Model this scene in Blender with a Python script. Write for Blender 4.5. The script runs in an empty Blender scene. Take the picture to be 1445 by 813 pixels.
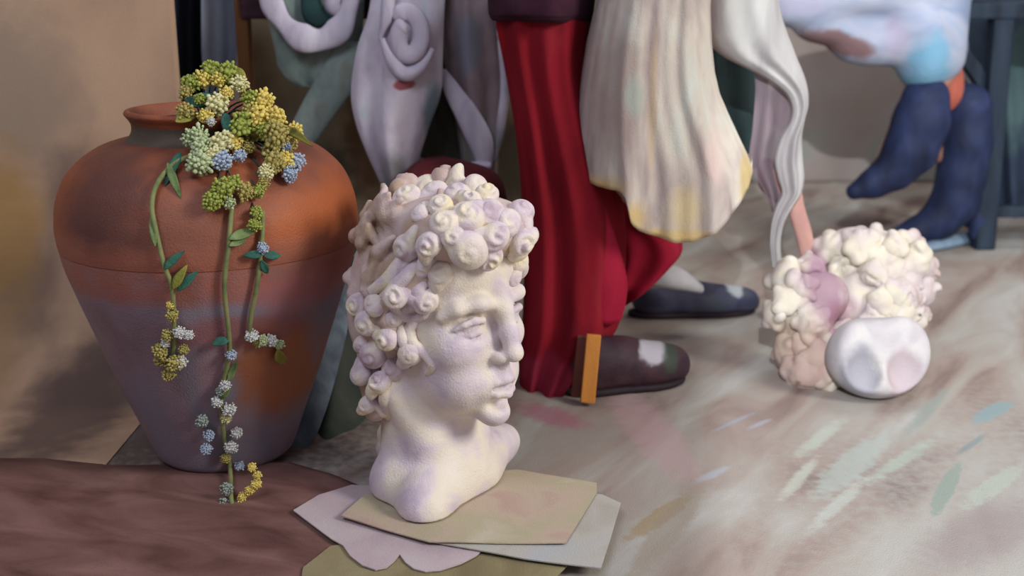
import bpy, bmesh, math, random
import numpy as np
from mathutils import Vector, Matrix
from mathutils.bvhtree import BVHTree

random.seed(4)
rng = np.random.default_rng(4)
C = bpy.context.scene.collection
PI = math.pi

# ------------------------------------------------------------------ camera
FPX, PITCH, CH = 1630.0, math.radians(15.0), 0.69
CX, CY = 722.5, 406.5
cp, sp = math.cos(PITCH), math.sin(PITCH)
CAM = Vector((0, 0, CH))
FW, RT, DN = Vector((0, cp, -sp)), Vector((1, 0, 0)), Vector((0, -sp, -cp))

def ray(px, py):
    return FW + RT * ((px - CX) / FPX) + DN * ((py - CY) / FPX)

def P(px, py, Y):
    """point of the photograph's ray that lies at distance Y along the room"""
    d = ray(px, py)
    return CAM + d * (Y / d.y)

def G(px, py, z=0.0):
    """point of the ray that lies at height z"""
    d = ray(px, py)
    return CAM + d * ((z - CH) / d.z)

def proj(p):
    q = Vector(p) - CAM
    zc = q.dot(FW)
    return (CX + FPX * q.x / zc, CY + FPX * q.dot(DN) / zc)

def pxm(p):
    """metres per photograph pixel at point p"""
    return (Vector(p) - CAM).dot(FW) / FPX

cam_data = bpy.data.cameras.new('camera')
cam = bpy.data.objects.new('camera', cam_data)
C.objects.link(cam)
cam.location = CAM
cam.rotation_euler = (PI / 2 - PITCH, 0, 0)
cam_data.sensor_width = 36.0
cam_data.lens = FPX / 1445.0 * 36.0
cam_data.clip_start = 0.05
cam_data.dof.use_dof = True
cam_data.dof.focus_distance = 1.50
cam_data.dof.aperture_fstop = 3.6
bpy.context.scene.camera = cam

# ------------------------------------------------------------------ materials
def lin(c):
    out = []
    for v in c[:3]:
        v = v / 255.0
        out.append(v / 12.92 if v <= 0.04045 else ((v + 0.055) / 1.055) ** 2.4)
    return (out[0], out[1], out[2], 1.0)

def mat(name, cols, scale=(8, 8, 8), rough=0.75, bump=0.25, patches=(), detail=4.0, rot=(0, 0, 0),
        alpha=1.0, distort=0.6, spec=0.25, weave=True, nscale=22.0):
    """A brushed, mottled paint: noise through a colour ramp, then patches of other colours, over a woven grain."""
    m = bpy.data.materials.new(name)
    m.use_nodes = True
    nt = m.node_tree
    N, L = nt.nodes, nt.links
    bsdf = N['Principled BSDF']
    bsdf.inputs['Roughness'].default_value = rough
    bsdf.inputs['Specular IOR Level'].default_value = spec
    tc = N.new('ShaderNodeTexCoord')
    mp = N.new('ShaderNodeMapping')
    if any(rot):
        mp.vector_type = 'TEXTURE'
        mp.inputs['Scale'].default_value = tuple(1.0 / q for q in scale)
    else:
        mp.inputs['Scale'].default_value = scale
    mp.inputs['Rotation'].default_value = rot
    L.new(tc.outputs['Object'], mp.inputs['Vector'])
    nz = N.new('ShaderNodeTexNoise')
    nz.inputs['Scale'].default_value = 1.0
    nz.inputs['Detail'].default_value = detail
    nz.inputs['Distortion'].default_value = distort
    L.new(mp.outputs['Vector'], nz.inputs['Vector'])
    rp = N.new('ShaderNodeValToRGB')
    n = len(cols)
    els = rp.color_ramp.elements
    while len(els) < n:
        els.new(0.5)
    for i, c in enumerate(cols):
        els[i].position = 0.30 + 0.40 * (i / max(1, n - 1))
        els[i].color = lin(c)
    if n == 1:
        els[1].color = lin(cols[0])
    L.new(nz.outputs['Fac'], rp.inputs['Fac'])
    col = rp.outputs['Color']
    if patches:
        nb = N.new('ShaderNodeTexNoise')
        nb.inputs['Scale'].default_value = nscale
        nb.inputs['Detail'].default_value = 4.0
        L.new(tc.outputs['Object'], nb.inputs['Vector'])
        for (ctr, rz, rad, c, soft, amt) in patches:
            pm = N.new('ShaderNodeMapping')
            pm.vector_type = 'TEXTURE'
            pm.inputs['Location'].default_value = ctr
            pm.inputs['Rotation'].default_value = rz if isinstance(rz, tuple) else (0, 0, rz)
            pm.inputs['Scale'].default_value = rad
            L.new(tc.outputs['Object'], pm.inputs['Vector'])
            ln = N.new('ShaderNodeVectorMath')
            ln.operation = 'LENGTH'
            L.new(pm.outputs['Vector'], ln.inputs[0])
            ad = N.new('ShaderNodeMath')
            ad.operation = 'MULTIPLY_ADD'
            ad.inputs[1].default_value = 0.9
            L.new(nb.outputs['Fac'], ad.inputs[0])
            L.new(ln.outputs['Value'], ad.inputs[2])
            mr = N.new('ShaderNodeMapRange')
            mr.interpolation_type = 'SMOOTHSTEP'
            mr.inputs['From Min'].default_value = 1.45 + soft * 0.35
            mr.inputs['From Max'].default_value = 1.45 - soft
            mr.inputs['To Min'].default_value = 0.0
            mr.inputs['To Max'].default_value = amt
            L.new(ad.outputs['Value'], mr.inputs['Value'])
            mx = N.new('ShaderNodeMixRGB')
            mx.inputs['Color2'].default_value = lin(c)
            L.new(mr.outputs['Result'], mx.inputs['Fac'])
            L.new(col, mx.inputs['Color1'])
            col = mx.outputs['Color']
    L.new(col, bsdf.inputs['Base Color'])
    if bump > 0:
        n2 = N.new('ShaderNodeTexNoise')
        n2.inputs['Scale'].default_value = 3.0
        n2.inputs['Detail'].default_value = 3.0
        L.new(mp.outputs['Vector'], n2.inputs['Vector'])
        b1 = N.new('ShaderNodeBump')
        b1.inputs['Strength'].default_value = bump
        b1.inputs['Distance'].default_value = 0.006
        L.new(n2.outputs['Fac'], b1.inputs['Height'])
        last = b1
        if weave:
            n3 = N.new('ShaderNodeTexNoise')
            n3.inputs['Scale'].default_value = 420.0
            n3.inputs['Detail'].default_value = 1.0
            L.new(tc.outputs['Object'], n3.inputs['Vector'])
            b2 = N.new('ShaderNodeBump')
            b2.inputs['Strength'].default_value = 0.45
            b2.inputs['Distance'].default_value = 0.0015
            L.new(n3.outputs['Fac'], b2.inputs['Height'])
            L.new(b1.outputs['Normal'], b2.inputs['Normal'])
            last = b2
        L.new(last.outputs['Normal'], bsdf.inputs['Normal'])
    if alpha < 1.0:
        bsdf.inputs['Alpha'].default_value = alpha
    return m

# ------------------------------------------------------------------ object helpers
def mesh_data(name, verts, faces, m, smooth=True):
    me = bpy.data.meshes.new(name)
    me.from_pydata([tuple(v) for v in verts], [], [tuple(f) for f in faces])
    me.validate()
    me.update()
    bm = bmesh.new()
    bm.from_mesh(me)
    bmesh.ops.recalc_face_normals(bm, faces=bm.faces)
    bm.to_mesh(me)
    bm.free()
    if smooth:
        me.polygons.foreach_set('use_smooth', [True] * len(me.polygons))
    if m:
        me.materials.append(m)
    return me

def tag(o, label, cat, group=None, kind=None):
    o['label'] = label
    o['category'] = cat
    if group:
        o['group'] = group
    if kind:
        o['kind'] = kind
    return o

def thing(name, label, cat, base, group=None):
    o = bpy.data.objects.new(name, None)
    o.empty_display_size = 0.05
    C.objects.link(o)
    o.location = base
    return tag(o, label, cat, group)

def root_loc(o):
    v = Vector(o.location)
    while o.parent:
        o = o.parent
        v = v + Vector(o.location)
    return v

def part(name, geo, m, parent, label=None, smooth=True):
    """geo is (verts, faces) in room coordinates; links it as one mesh under its thing or part"""
    off = root_loc(parent)
    me = mesh_data(name, [Vector(v) - off for v in geo[0]], geo[1], m, smooth)
    o = bpy.data.objects.new(name, me)
    C.objects.link(o)
    o.parent = parent
    if label:
        o['label'] = label
    return o

def single(name, geo, m, base, label=None, cat=None, group=None, kind=None, smooth=True):
    b = Vector(base)
    me = mesh_data(name, [Vector(v) - b for v in geo[0]], geo[1], m, smooth)
    o = bpy.data.objects.new(name, me)
    C.objects.link(o)
    o.location = b
    if label:
        tag(o, label, cat, group, kind)
    elif kind:
        o['kind'] = kind
    return o

def join(*geos):
    V, F = [], []
    for v, f in geos:
        n = len(V)
        V += list(v)
        F += [tuple(i + n for i in q) for q in f]
    return V, F

# ------------------------------------------------------------------ geometry helpers
def box(lo, hi):
    x0, y0, z0 = lo
    x1, y1, z1 = hi
    v = [(x0, y0, z0), (x1, y0, z0), (x1, y1, z0), (x0, y1, z0), (x0, y0, z1), (x1, y0, z1), (x1, y1, z1), (x0, y1, z1)]
    f = [(0, 3, 2, 1), (4, 5, 6, 7), (0, 1, 5, 4), (1, 2, 6, 5), (2, 3, 7, 6), (3, 0, 4, 7)]
    return bevel(([Vector(q) for q in v], f), min(x1 - x0, y1 - y0, z1 - z0) * 0.12)

def bevel(geo, w, seg=2):
    bm = bmesh.new()
    vs = [bm.verts.new(v) for v in geo[0]]
    for f in geo[1]:
        bm.faces.new([vs[i] for i in f])
    bmesh.ops.recalc_face_normals(bm, faces=bm.faces)
    bmesh.ops.bevel(bm, geom=list(bm.edges), offset=w, segments=seg, affect='EDGES', profile=0.6)
    bm.verts.index_update()
    out = [v.co.copy() for v in bm.verts], [tuple(v.index for v in f.verts) for f in bm.faces]
    bm.free()
    return out

def bar(a, b, wx, wy):
    """square bar from a to b"""
    a, b = Vector(a), Vector(b)
    d = (b - a).normalized()
    s = d.cross(Vector((0, 1, 0)))
    if s.length < 1e-3:
        s = Vector((1, 0, 0))
    s.normalize()
    t = d.cross(s).normalized()
    v = []
    for q in (a, b):
        for i, j in ((-1, -1), (1, -1), (1, 1), (-1, 1)):
            v.append(q + s * (i * wx / 2) + t * (j * wy / 2))
    f = [(0, 1, 2, 3), (7, 6, 5, 4), (0, 4, 5, 1), (1, 5, 6, 2), (2, 6, 7, 3), (3, 7, 4, 0)]
    return bevel((v, f), min(wx, wy) * 0.15)

def catmull(pts, n):
    """resample a polyline of tuples smoothly to n samples"""
    pts = [np.array(p, float) for p in pts]
    m = len(pts)
    out = []
    for k in range(n):
        t = k / (n - 1) * (m - 1)
        i = min(int(t), m - 2)
        u = t - i
        p0, p1, p2, p3 = pts[max(i - 1, 0)], pts[i], pts[i + 1], pts[min(i + 2, m - 1)]
        out.append(0.5 * (2 * p1 + (p2 - p0) * u + (2 * p0 - 5 * p1 + 4 * p2 - p3) * u * u + (3 * p1 - p0 - 3 * p2 + p3) * u ** 3))
    return out

def tube(pts, radii, n=10, samples=None, flat=1.0, flat_dir=None):
    """round (or flattened) tube along points with a radius at each"""
    data = [tuple(p) + (r,) for p, r in zip(pts, radii)]
    if samples:
        data = catmull(data, samples)
    pts = [Vector(d[:3]) for d in data]
    rad = [max(float(d[3]), 1e-4) for d in data]
    V, F = [], []
    ref = Vector(flat_dir) if flat_dir else Vector((0.13, -0.9, 0.42))
    for i, p in enumerate(pts):
        d = (pts[min(i + 1, len(pts) - 1)] - pts[max(i - 1, 0)]).normalized()
        t = ref - d * ref.dot(d)
        if t.length < 1e-4:
            t = d.orthogonal()
        t.normalize()
        s = d.cross(t).normalized()
        ref = t if not flat_dir else ref
        for k in range(n):
            a = 2 * PI * k / n
            V.append(p + s * (math.cos(a) * rad[i]) + t * (math.sin(a) * rad[i] * flat))
    m = len(pts)
    for i in range(m - 1):
        for k in range(n):
            F.append((i * n + k, i * n + (k + 1) % n, (i + 1) * n + (k + 1) % n, (i + 1) * n + k))
    a0, a1 = len(V), len(V) + 1
    V += [pts[0] - (pts[1] - pts[0]).normalized() * rad[0] * 0.5, pts[-1] + (pts[-1] - pts[-2]).normalized() * rad[-1] * 0.5]
    for k in range(n):
        F.append((a0, (k + 1) % n, k))
        F.append((a1, (m - 1) * n + k, (m - 1) * n + (k + 1) % n))
    return V, F

def lathe(profile, base, n=96):
    V, F = [], []
    for r, z in profile:
        for k in range(n):
            a = 2 * PI * k / n
            V.append(Vector((base[0] + r * math.cos(a), base[1] + r * math.sin(a), base[2] + z)))
    m = len(profile)
    for i in range(m - 1):
        for k in range(n):
            F.append((i * n + k, i * n + (k + 1) % n, (i + 1) * n + (k + 1) % n, (i + 1) * n + k))
    F.append(tuple(range(n - 1, -1, -1)))
    F.append(tuple((m - 1) * n + k for k in range(n)))
    return V, F

def loft(rows, folds=(), n=110, m=70, power=1.0, seed=1, hem=0.0):
    """A hanging body of cloth. rows: (py, x_left, x_right, Y, half_depth) from the photograph, top to bottom, as closed rings
    with pleats. folds: (amplitude as a share of the half width, count, phase, drift)."""
    rr = catmull(rows, m)
    V, F = [], []
    r = random.Random(seed)
    for i, (py, xl, xr, Y, hd) in enumerate(rr):
        a, b = P(xl, py, Y), P(xr, py, Y)
        c = (a + b) / 2
        rx = abs(b.x - a.x) / 2
        t = i / (m - 1)
        for k in range(n):
            th = 2 * PI * k / n
            co, si = math.cos(th), math.sin(th)
            f = 0.0
            for (am, fr, ph, dr) in folds:
                f += am * math.sin(fr * th + ph + dr * t) * (0.35 + 0.65 * t)
            x = math.copysign(abs(co) ** power, co)
            y = math.copysign(abs(si) ** power, si)
            dz = hem * (math.sin(3 * th + seed) + 0.5 * math.sin(7 * th)) * t ** 6
            V.append(Vector((c.x + rx * x * (1 + f * 0.25), c.y + (hd * y) * (1 + f * 2.2) + 0 * t, c.z + dz)))
    for i in range(m - 1):
        for k in range(n):
            F.append((i * n + k, i * n + (k + 1) % n, (i + 1) * n + (k + 1) % n, (i + 1) * n + k))
    F.append(tuple(range(n - 1, -1, -1)))
    F.append(tuple((m - 1) * n + k for k in range(n)))
    return V, F

def sheet(rows, n=60, m=60, thick=0.004, wave=(), seed=0):
    """A thin cloth hanging in front of us. rows: (py, x_left, x_right, Y); wave: (amp in metres, count, phase, drift)."""
    rr = catmull(rows, m)
    front, back = [], []
    for i, (py, xl, xr, Y) in enumerate(rr):
        t = i / (m - 1)
        for k in range(n):
            u = k / (n - 1)
            d = sum(a * math.sin(2 * PI * fr * u + ph + dr * t) * (0.4 + 0.6 * t) for (a, fr, ph, dr) in wave)
            p = P(xl + (xr - xl) * u, py, Y + d)
            front.append(p)
            edge = min(1.0, 6 * min(u, 1 - u) + 0.15)
            back.append(p + Vector((0, thick * edge, 0)))
    V = front + back
    o = n * m
    F = []
    for i in range(m - 1):
        for k in range(n - 1):
            a, b, c, d = i * n + k, i * n + k + 1, (i + 1) * n + k + 1, (i + 1) * n + k
            F.append((a, b, c, d))
            F.append((a + o, d + o, c + o, b + o))
    for i in range(m - 1):
        F.append((i * n, (i + 1) * n, (i + 1) * n + o, i * n + o))
        F.append((i * n + n - 1, i * n + n - 1 + o, (i + 1) * n + n - 1 + o, (i + 1) * n + n - 1))
    for k in range(n - 1):
        F.append((k, k + o, k + 1 + o, k + 1))
        q = (m - 1) * n + k
        F.append((q, q + 1, q + 1 + o, q + o))
    return V, F

def slab(outline, z, thick, zfun=None, cuts=3):
    """A flat sheet lying on the floor with the given outline of room points."""
    bm = bmesh.new()
    vs = [bm.verts.new((p[0], p[1], 0)) for p in outline]
    f = bm.faces.new(vs)
    bmesh.ops.triangulate(bm, faces=[f])
    for _ in range(cuts):
        bmesh.ops.subdivide_edges(bm, edges=[e for e in bm.edges if e.calc_length() > 0.03], cuts=1, use_grid_fill=True)
        bmesh.ops.triangulate(bm, faces=bm.faces)
    bm.verts.index_update()
    top = [v.co.copy() for v in bm.verts]
    faces = [tuple(v.index for v in q.verts) for q in bm.faces]
    border = []
    for e in bm.edges:
        if len(e.link_faces) == 1:
            border.append((e.verts[0].index, e.verts[1].index))
    bm.free()
    n = len(top)
    V = []
    for v in top:
        V.append(Vector((v.x, v.y, z + thick + (zfun(v.x, v.y) if zfun else 0))))
    for v in top:
        V.append(Vector((v.x, v.y, z + (zfun(v.x, v.y) if zfun else 0))))
    F = faces + [tuple(i + n for i in reversed(q)) for q in faces]
    for a, b in border:
        F.append((a, b, b + n, a + n))
    return V, F

# ------------------------------------------------------------------ sculpting with distance fields
class Field:
    def __init__(self, lo, hi, cell):
        self.lo, self.cell = np.array(lo, float), cell
        self.n = np.ceil((np.array(hi) - self.lo) / cell).astype(int) + 1
        self.ax = [self.lo[i] + cell * np.arange(self.n[i]) for i in range(3)]
        self.d = np.full(tuple(self.n), 9.0, dtype=np.float32)

    def _sub(self, lo, hi):
        a = np.clip(np.floor((np.array(lo) - self.lo) / self.cell).astype(int), 0, self.n - 1)
        b = np.clip(np.ceil((np.array(hi) - self.lo) / self.cell).astype(int) + 1, 1, self.n)
        sl = tuple(slice(a[i], max(b[i], a[i] + 1)) for i in range(3))
        X, Y, Z = np.meshgrid(self.ax[0][sl[0]], self.ax[1][sl[1]], self.ax[2][sl[2]], indexing='ij', sparse=True)
        return sl, X, Y, Z

    def _mix(self, sl, e, k, op):
        d = self.d[sl]
        if op == 'add':
            h = np.clip(0.5 + 0.5 * (d - e) / k, 0, 1)
            r = d + (e - d) * h - k * h * (1 - h)
        elif op == 'cut':
            h = np.clip(0.5 - 0.5 * (d + e) / k, 0, 1)
            r = d + (-e - d) * h + k * h * (1 - h)
        self.d[sl] = r

    def ell(self, c, r, k=0.03, op='add', R=None):
        c = np.array(c, float)
        r = np.array(r, float)
        ext = np.full(3, r.max()) + k * 1.5 + self.cell * 2
        sl, X, Y, Z = self._sub(c - ext, c + ext)
        X, Y, Z = X - c[0], Y - c[1], Z - c[2]
        if R is not None:
            X, Y, Z = (R[0][0] * X + R[1][0] * Y + R[2][0] * Z, R[0][1] * X + R[1][1] * Y + R[2][1] * Z, R[0][2] * X + R[1][2] * Y + R[2][2] * Z)
        k0 = np.sqrt((X / r[0]) ** 2 + (Y / r[1]) ** 2 + (Z / r[2]) ** 2)
        k1 = np.sqrt((X / r[0] ** 2) ** 2 + (Y / r[1] ** 2) ** 2 + (Z / r[2] ** 2) ** 2) + 1e-9
        self._mix(sl, k0 * (k0 - 1) / k1, k, op)

    def cap(self, a, b, ra, rb=None, k=0.03, op='add'):
        rb = ra if rb is None else rb
        a, b = np.array(a, float), np.array(b, float)
        ext = max(ra, rb) + k * 1.5 + self.cell * 2
        sl, X, Y, Z = self._sub(np.minimum(a, b) - ext, np.maximum(a, b) + ext)
        ba = b - a
        L2 = max(ba.dot(ba), 1e-12)
        h = np.clip(((X - a[0]) * ba[0] + (Y - a[1]) * ba[1] + (Z - a[2]) * ba[2]) / L2, 0, 1)
        e = np.sqrt((X - a[0] - h * ba[0]) ** 2 + (Y - a[1] - h * ba[1]) ** 2 + (Z - a[2] - h * ba[2]) ** 2) - (ra + (rb - ra) * h)
        self._mix(sl, e, k, op)

    def chain(self, pts, radii, k=0.03, op='add'):
        for i in range(len(pts) - 1):
            self.cap(pts[i], pts[i + 1], radii[i], radii[i + 1], k, op)

    def plane(self, p, nrm, k=0.004):
        """keep what lies behind the plane"""
        p, nrm = np.array(p, float), np.array(nrm, float)
        nrm = nrm / np.linalg.norm(nrm)
        X, Y, Z = np.meshgrid(*self.ax, indexing='ij', sparse=True)
        e = (X - p[0]) * nrm[0] + (Y - p[1]) * nrm[1] + (Z - p[2]) * nrm[2]
        h = np.clip(0.5 + 0.5 * (e - self.d) / k, 0, 1)
        self.d = (self.d + (e - self.d) * h + k * h * (1 - h)).astype(np.float32)

    def mesh(self):
        d = self.d.copy()
        d[0], d[-1] = 1, 1
        d[:, 0], d[:, -1] = 1, 1
        d[:, :, 0], d[:, :, -1] = 1, 1
        s = d < 0
        n = self.n
        acc = np.zeros(tuple(n - 1) + (3,), np.float32)
        cnt = np.zeros(tuple(n - 1), np.int32)
        import itertools
        for ax in range(3):
            o = [a for a in range(3) if a != ax]
            for i, j in itertools.product((0, 1), (0, 1)):
                A = [slice(None)] * 3
                B = [slice(None)] * 3
                A[ax], B[ax] = slice(0, -1), slice(1, None)
                for q, w in ((o[0], i), (o[1], j)):
                    A[q] = B[q] = slice(w, n[q] - 1 + w)
                da, db = d[tuple(A)], d[tuple(B)]
                c = (da < 0) != (db < 0)
                den = np.where(np.abs(da - db) < 1e-9, 1, da - db)
                t = np.clip(da / den, 0, 1)
                v = np.zeros(c.shape + (3,), np.float32)
                v[..., ax] = t
                v[..., o[0]] = i
                v[..., o[1]] = j
                acc += np.where(c[..., None], v, 0)
                cnt += c
        act = cnt > 0
        idx = np.full(act.shape, -1, np.int64)
        idx[act] = np.arange(act.sum())
        ijk = np.argwhere(act)
        V = self.lo + self.cell * (ijk + acc[act] / cnt[act][:, None])
        F = []
        for ax in range(3):
            o = [a for a in range(3) if a != ax]
            A = [slice(None)] * 3
            B = [slice(None)] * 3
            A[ax], B[ax] = slice(0, -1), slice(1, None)
            for q in o:
                A[q] = B[q] = slice(1, n[q] - 1)
            c = s[tuple(A)] != s[tuple(B)]
            e = np.argwhere(c)
            e[:, o[0]] += 1
            e[:, o[1]] += 1
            def at(da, db):
                q = e.copy()
                q[:, o[0]] -= da
                q[:, o[1]] -= db
                return idx[q[:, 0], q[:, 1], q[:, 2]]
            F.append(np.stack([at(1, 1), at(0, 1), at(0, 0), at(1, 0)], 1))
        F = np.concatenate(F)
        F = F[(F >= 0).all(1)]
        return V, F.tolist()

def xf(geo, M):
    V = np.asarray(geo[0], float)
    R = np.array(M.to_3x3())
    t = np.array(M.to_translation())
    return [Vector(v) for v in (V @ R.T + t)], geo[1]

def bvh(geo):
    return BVHTree.FromPolygons([tuple(v) for v in geo[0]], [tuple(f) for f in geo[1]])

def hit(tree, px, py):
    d = ray(px, py).normalized()
    loc, nrm, _, _ = tree.ray_cast(CAM, d)
    if loc is None:
        return None, None
    if nrm.dot(d) > 0:
        nrm = -nrm
    return loc, nrm

# ================================================================== THE SETTING
def stroke(a, b, w, c, soft=0.25, amt=0.9, z=0.0, up=0.3):
    """a dab of paint on the floor between two photograph pixels"""
    A, B = G(*a, z), G(*b, z)
    d = B - A
    m = (A + B) / 2
    return ((m.x, m.y, z), math.atan2(d.y, d.x), (d.length * 0.75, w * pxm(m) * 1.25, up), c, soft, amt)

def spot(px, py, Y, rx, rz, c, base=(0, 0, 0), soft=0.4, amt=0.9, ry=0.5, tilt=0.0):
    """a patch of colour on an upright thing around a photograph pixel; radii in pixels"""
    p = P(px, py, Y)
    k = pxm(p)
    q = p - Vector(base)
    return ((q.x, q.y, q.z), (0, tilt, 0), (rx * k * 1.2, ry, rz * k * 1.2), c, soft, amt)

floor_mat = mat('studio_floor', [(116, 98, 92), (146, 132, 124), (156, 150, 142), (168, 166, 162)], scale=(2.6, 9.0, 3), rough=0.8,
    rot=(0, 0, 1.05), bump=0.12, detail=5, nscale=60.0, patches=[
        ((1.0, 1.35, 0), 0.2, (0.62, 0.55, 1), (160, 160, 155), 0.55, 0.7),
        ((-0.55, 1.9, 0), 0.2, (0.5, 0.5, 1), (70, 58, 54), 0.5, 0.8),
        stroke((880, 560), (960, 660), 34, (176, 146, 148), 0.5, 0.6),
        stroke((748, 575), (812, 600), 26, (160, 96, 116), 0.5, 0.65),
        stroke((900, 752), (960, 708), 14, (148, 130, 96), 0.3, 0.7),
        stroke((905, 800), (985, 690), 20, (142, 132, 116), 0.4, 0.6),
        stroke((1330, 790), (1445, 720), 50, (128, 112, 114), 0.6, 0.5),
        stroke((1130, 640), (1181, 598), 11, (176, 190, 178), 0.6, 0.5),
        stroke((1108, 698), (1146, 654), 9, (188, 198, 186), 0.6, 0.5),
        stroke((1150, 742), (1214, 682), 10, (178, 190, 182), 0.6, 0.5),
        stroke((1165, 690), (1235, 625), 22, (160, 172, 166), 0.4, 0.6),
        stroke((1285, 606), (1330, 556), 9, (122, 142, 136), 0.6, 0.5),
        stroke((1236, 674), (1310, 624), 11, (164, 182, 170), 0.6, 0.5),
        stroke((1322, 716), (1348, 664), 10, (128, 144, 134), 0.25, 0.8),
        stroke((1356, 638), (1386, 616), 5, (96, 124, 132), 0.6, 0.5),
        stroke((1382, 592), (1420, 570), 13, (126, 150, 154), 0.4, 0.8),
        stroke((1373, 708), (1428, 666), 14, (160, 168, 158), 0.3, 0.75),
        stroke((1012, 606), (1058, 585), 4, (150, 158, 178), 0.6, 0.5),
        stroke((988, 678), (1020, 662), 8, (162, 174, 188), 0.6, 0.5),
        stroke((1060, 604), (1085, 592), 5, (160, 166, 184), 0.6, 0.5),
    ])
single('floor', box((-3.2, -0.6, -0.06), (3.2, 4.3, 0.0)), floor_mat, (0, 0, 0), kind='structure', smooth=False)

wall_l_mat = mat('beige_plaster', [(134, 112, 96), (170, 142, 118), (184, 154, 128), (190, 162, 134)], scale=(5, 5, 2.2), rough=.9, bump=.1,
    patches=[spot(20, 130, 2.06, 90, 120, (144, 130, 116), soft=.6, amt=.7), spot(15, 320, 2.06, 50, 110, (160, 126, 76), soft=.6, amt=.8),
             spot(120, 260, 2.06, 50, 60, (112, 92, 86), soft=.6, amt=.6), spot(20, 520, 1.98, 45, 90, (150, 122, 86), soft=.6, amt=.6), spot(130, 560, 1.85, 70, 60, (84, 70, 68), soft=.6, amt=.8)])  # dark mauve brown patches paint the jar's shadow onto the wall
def sweep(x0, x1, y_front, y_wall, rad, top, th, n=14):
    """plaster wall that runs down into the floor in a cove"""
    prof = [(y_front, .0022), (y_wall - rad - .2, .0022), (y_wall - rad, .0022)]
    for i in range(1, n + 1):
        a = PI / 2 * i / n
        prof.append((y_wall - rad + rad * math.sin(a), .0022 + rad * (1 - math.cos(a))))
    prof += [(y_wall, rad + .4), (y_wall, top)]
    back = [(y_wall + th, top), (y_wall + th, .0005), (y_front, .0005)]
    ring = prof + back
    V = [Vector((x0, y, z)) for y, z in ring] + [Vector((x1, y, z)) for y, z in ring]
    m = len(ring)
    F = [(i, (i + 1) % m, m + (i + 1) % m, m + i) for i in range(m)]
    F += [tuple(range(m)), tuple(range(2 * m - 1, m - 1, -1))]
    return V, F
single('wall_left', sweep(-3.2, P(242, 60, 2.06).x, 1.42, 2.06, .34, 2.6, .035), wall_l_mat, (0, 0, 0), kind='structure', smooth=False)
wall_b_mat = mat('far_wall_plaster', [(128, 116, 108), (146, 134, 128), (152, 144, 140), (138, 146, 140)], scale=(2.2, 2, 2.2), rough=0.9, bump=0.1,
    patches=[spot(985, 270, 4.0, 60, 70, (112, 96, 78), soft=0.6, amt=0.8), spot(1165, 120, 4.0, 60, 60, (120, 134, 124), soft=0.6, amt=0.8)])
single('wall_back', box((-3.2, 4.0, 0), (3.2, 4.1, 2.6)), wall_b_mat, (0, 4.0, 0), kind='structure', smooth=False)

# ================================================================== BROWN FLOOR CLOTH, DARK DRAPERY
brown = mat('brown_cloth', [(82, 54, 50), (108, 76, 70), (124, 92, 86), (138, 104, 98)], scale=(6, 16, 6), rot=(0, 0, -0.35), rough=0.9, bump=0.3,
            detail=6)
ol = [G(*q) for q in [(-420, 668), (-200, 656), (60, 654), (160, 662), (300, 660), (410, 660), (470, 676), (545, 706), (600, 752), (585, 800), (560, 850),
                      (540, 1000), (-500, 1000), (-700, 800)]]
single('floor_cloth', slab(ol, 0.0, 0.006, lambda x, y: 0.0014 * math.sin(17 * x + 5 * y) + 0.0014, cuts=3), brown, (-0.5, 1.3, 0),
       'brown mauve cloth spread on the floor under the terracotta jar', 'cloth')

dark_green = mat('dark_green_cloth', [(28, 32, 31), (44, 50, 47), (58, 62, 56), (76, 78, 66)], scale=(9, 9, 4), rough=0.95, bump=0.3)
single('dark_drapery', loft([(330, 452, 520, 1.98, .08), (400, 440, 528, 1.96, .10), (480, 425, 534, 1.90, .12), (560, 405, 536, 1.84, .14), (640, 408, 530, 1.70, .17),
       (690, 424, 528, 1.66, .17), (760, 430, 526, 1.66, .17)], folds=((.10, 5, .4, 1.5), (.06, 9, 1.2, 2)), seed=3), dark_green, G(480, 640),
       'dark green drapery heaped on the floor between the jar and the plaster bust', 'drapery')
blue_grey = mat('blue_grey_cloth', [(64, 74, 84), (88, 98, 108), (112, 124, 134)], scale=(30, 30, 5), rough=0.9, bump=0.2)
single('blue_grey_scarf', tube([P(486, 392, 1.86), P(470, 450, 1.79), P(447, 530, 1.725), P(425, 600, 1.665), P(409, 640, 1.64)],
       [.012, .026, .030, .028, .018], n=20, samples=40, flat=.35, flat_dir=(0, -1, .3)), blue_grey, G(402, 640),
       'narrow blue grey cloth trailing down beside the right side of the jar', 'cloth')

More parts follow.
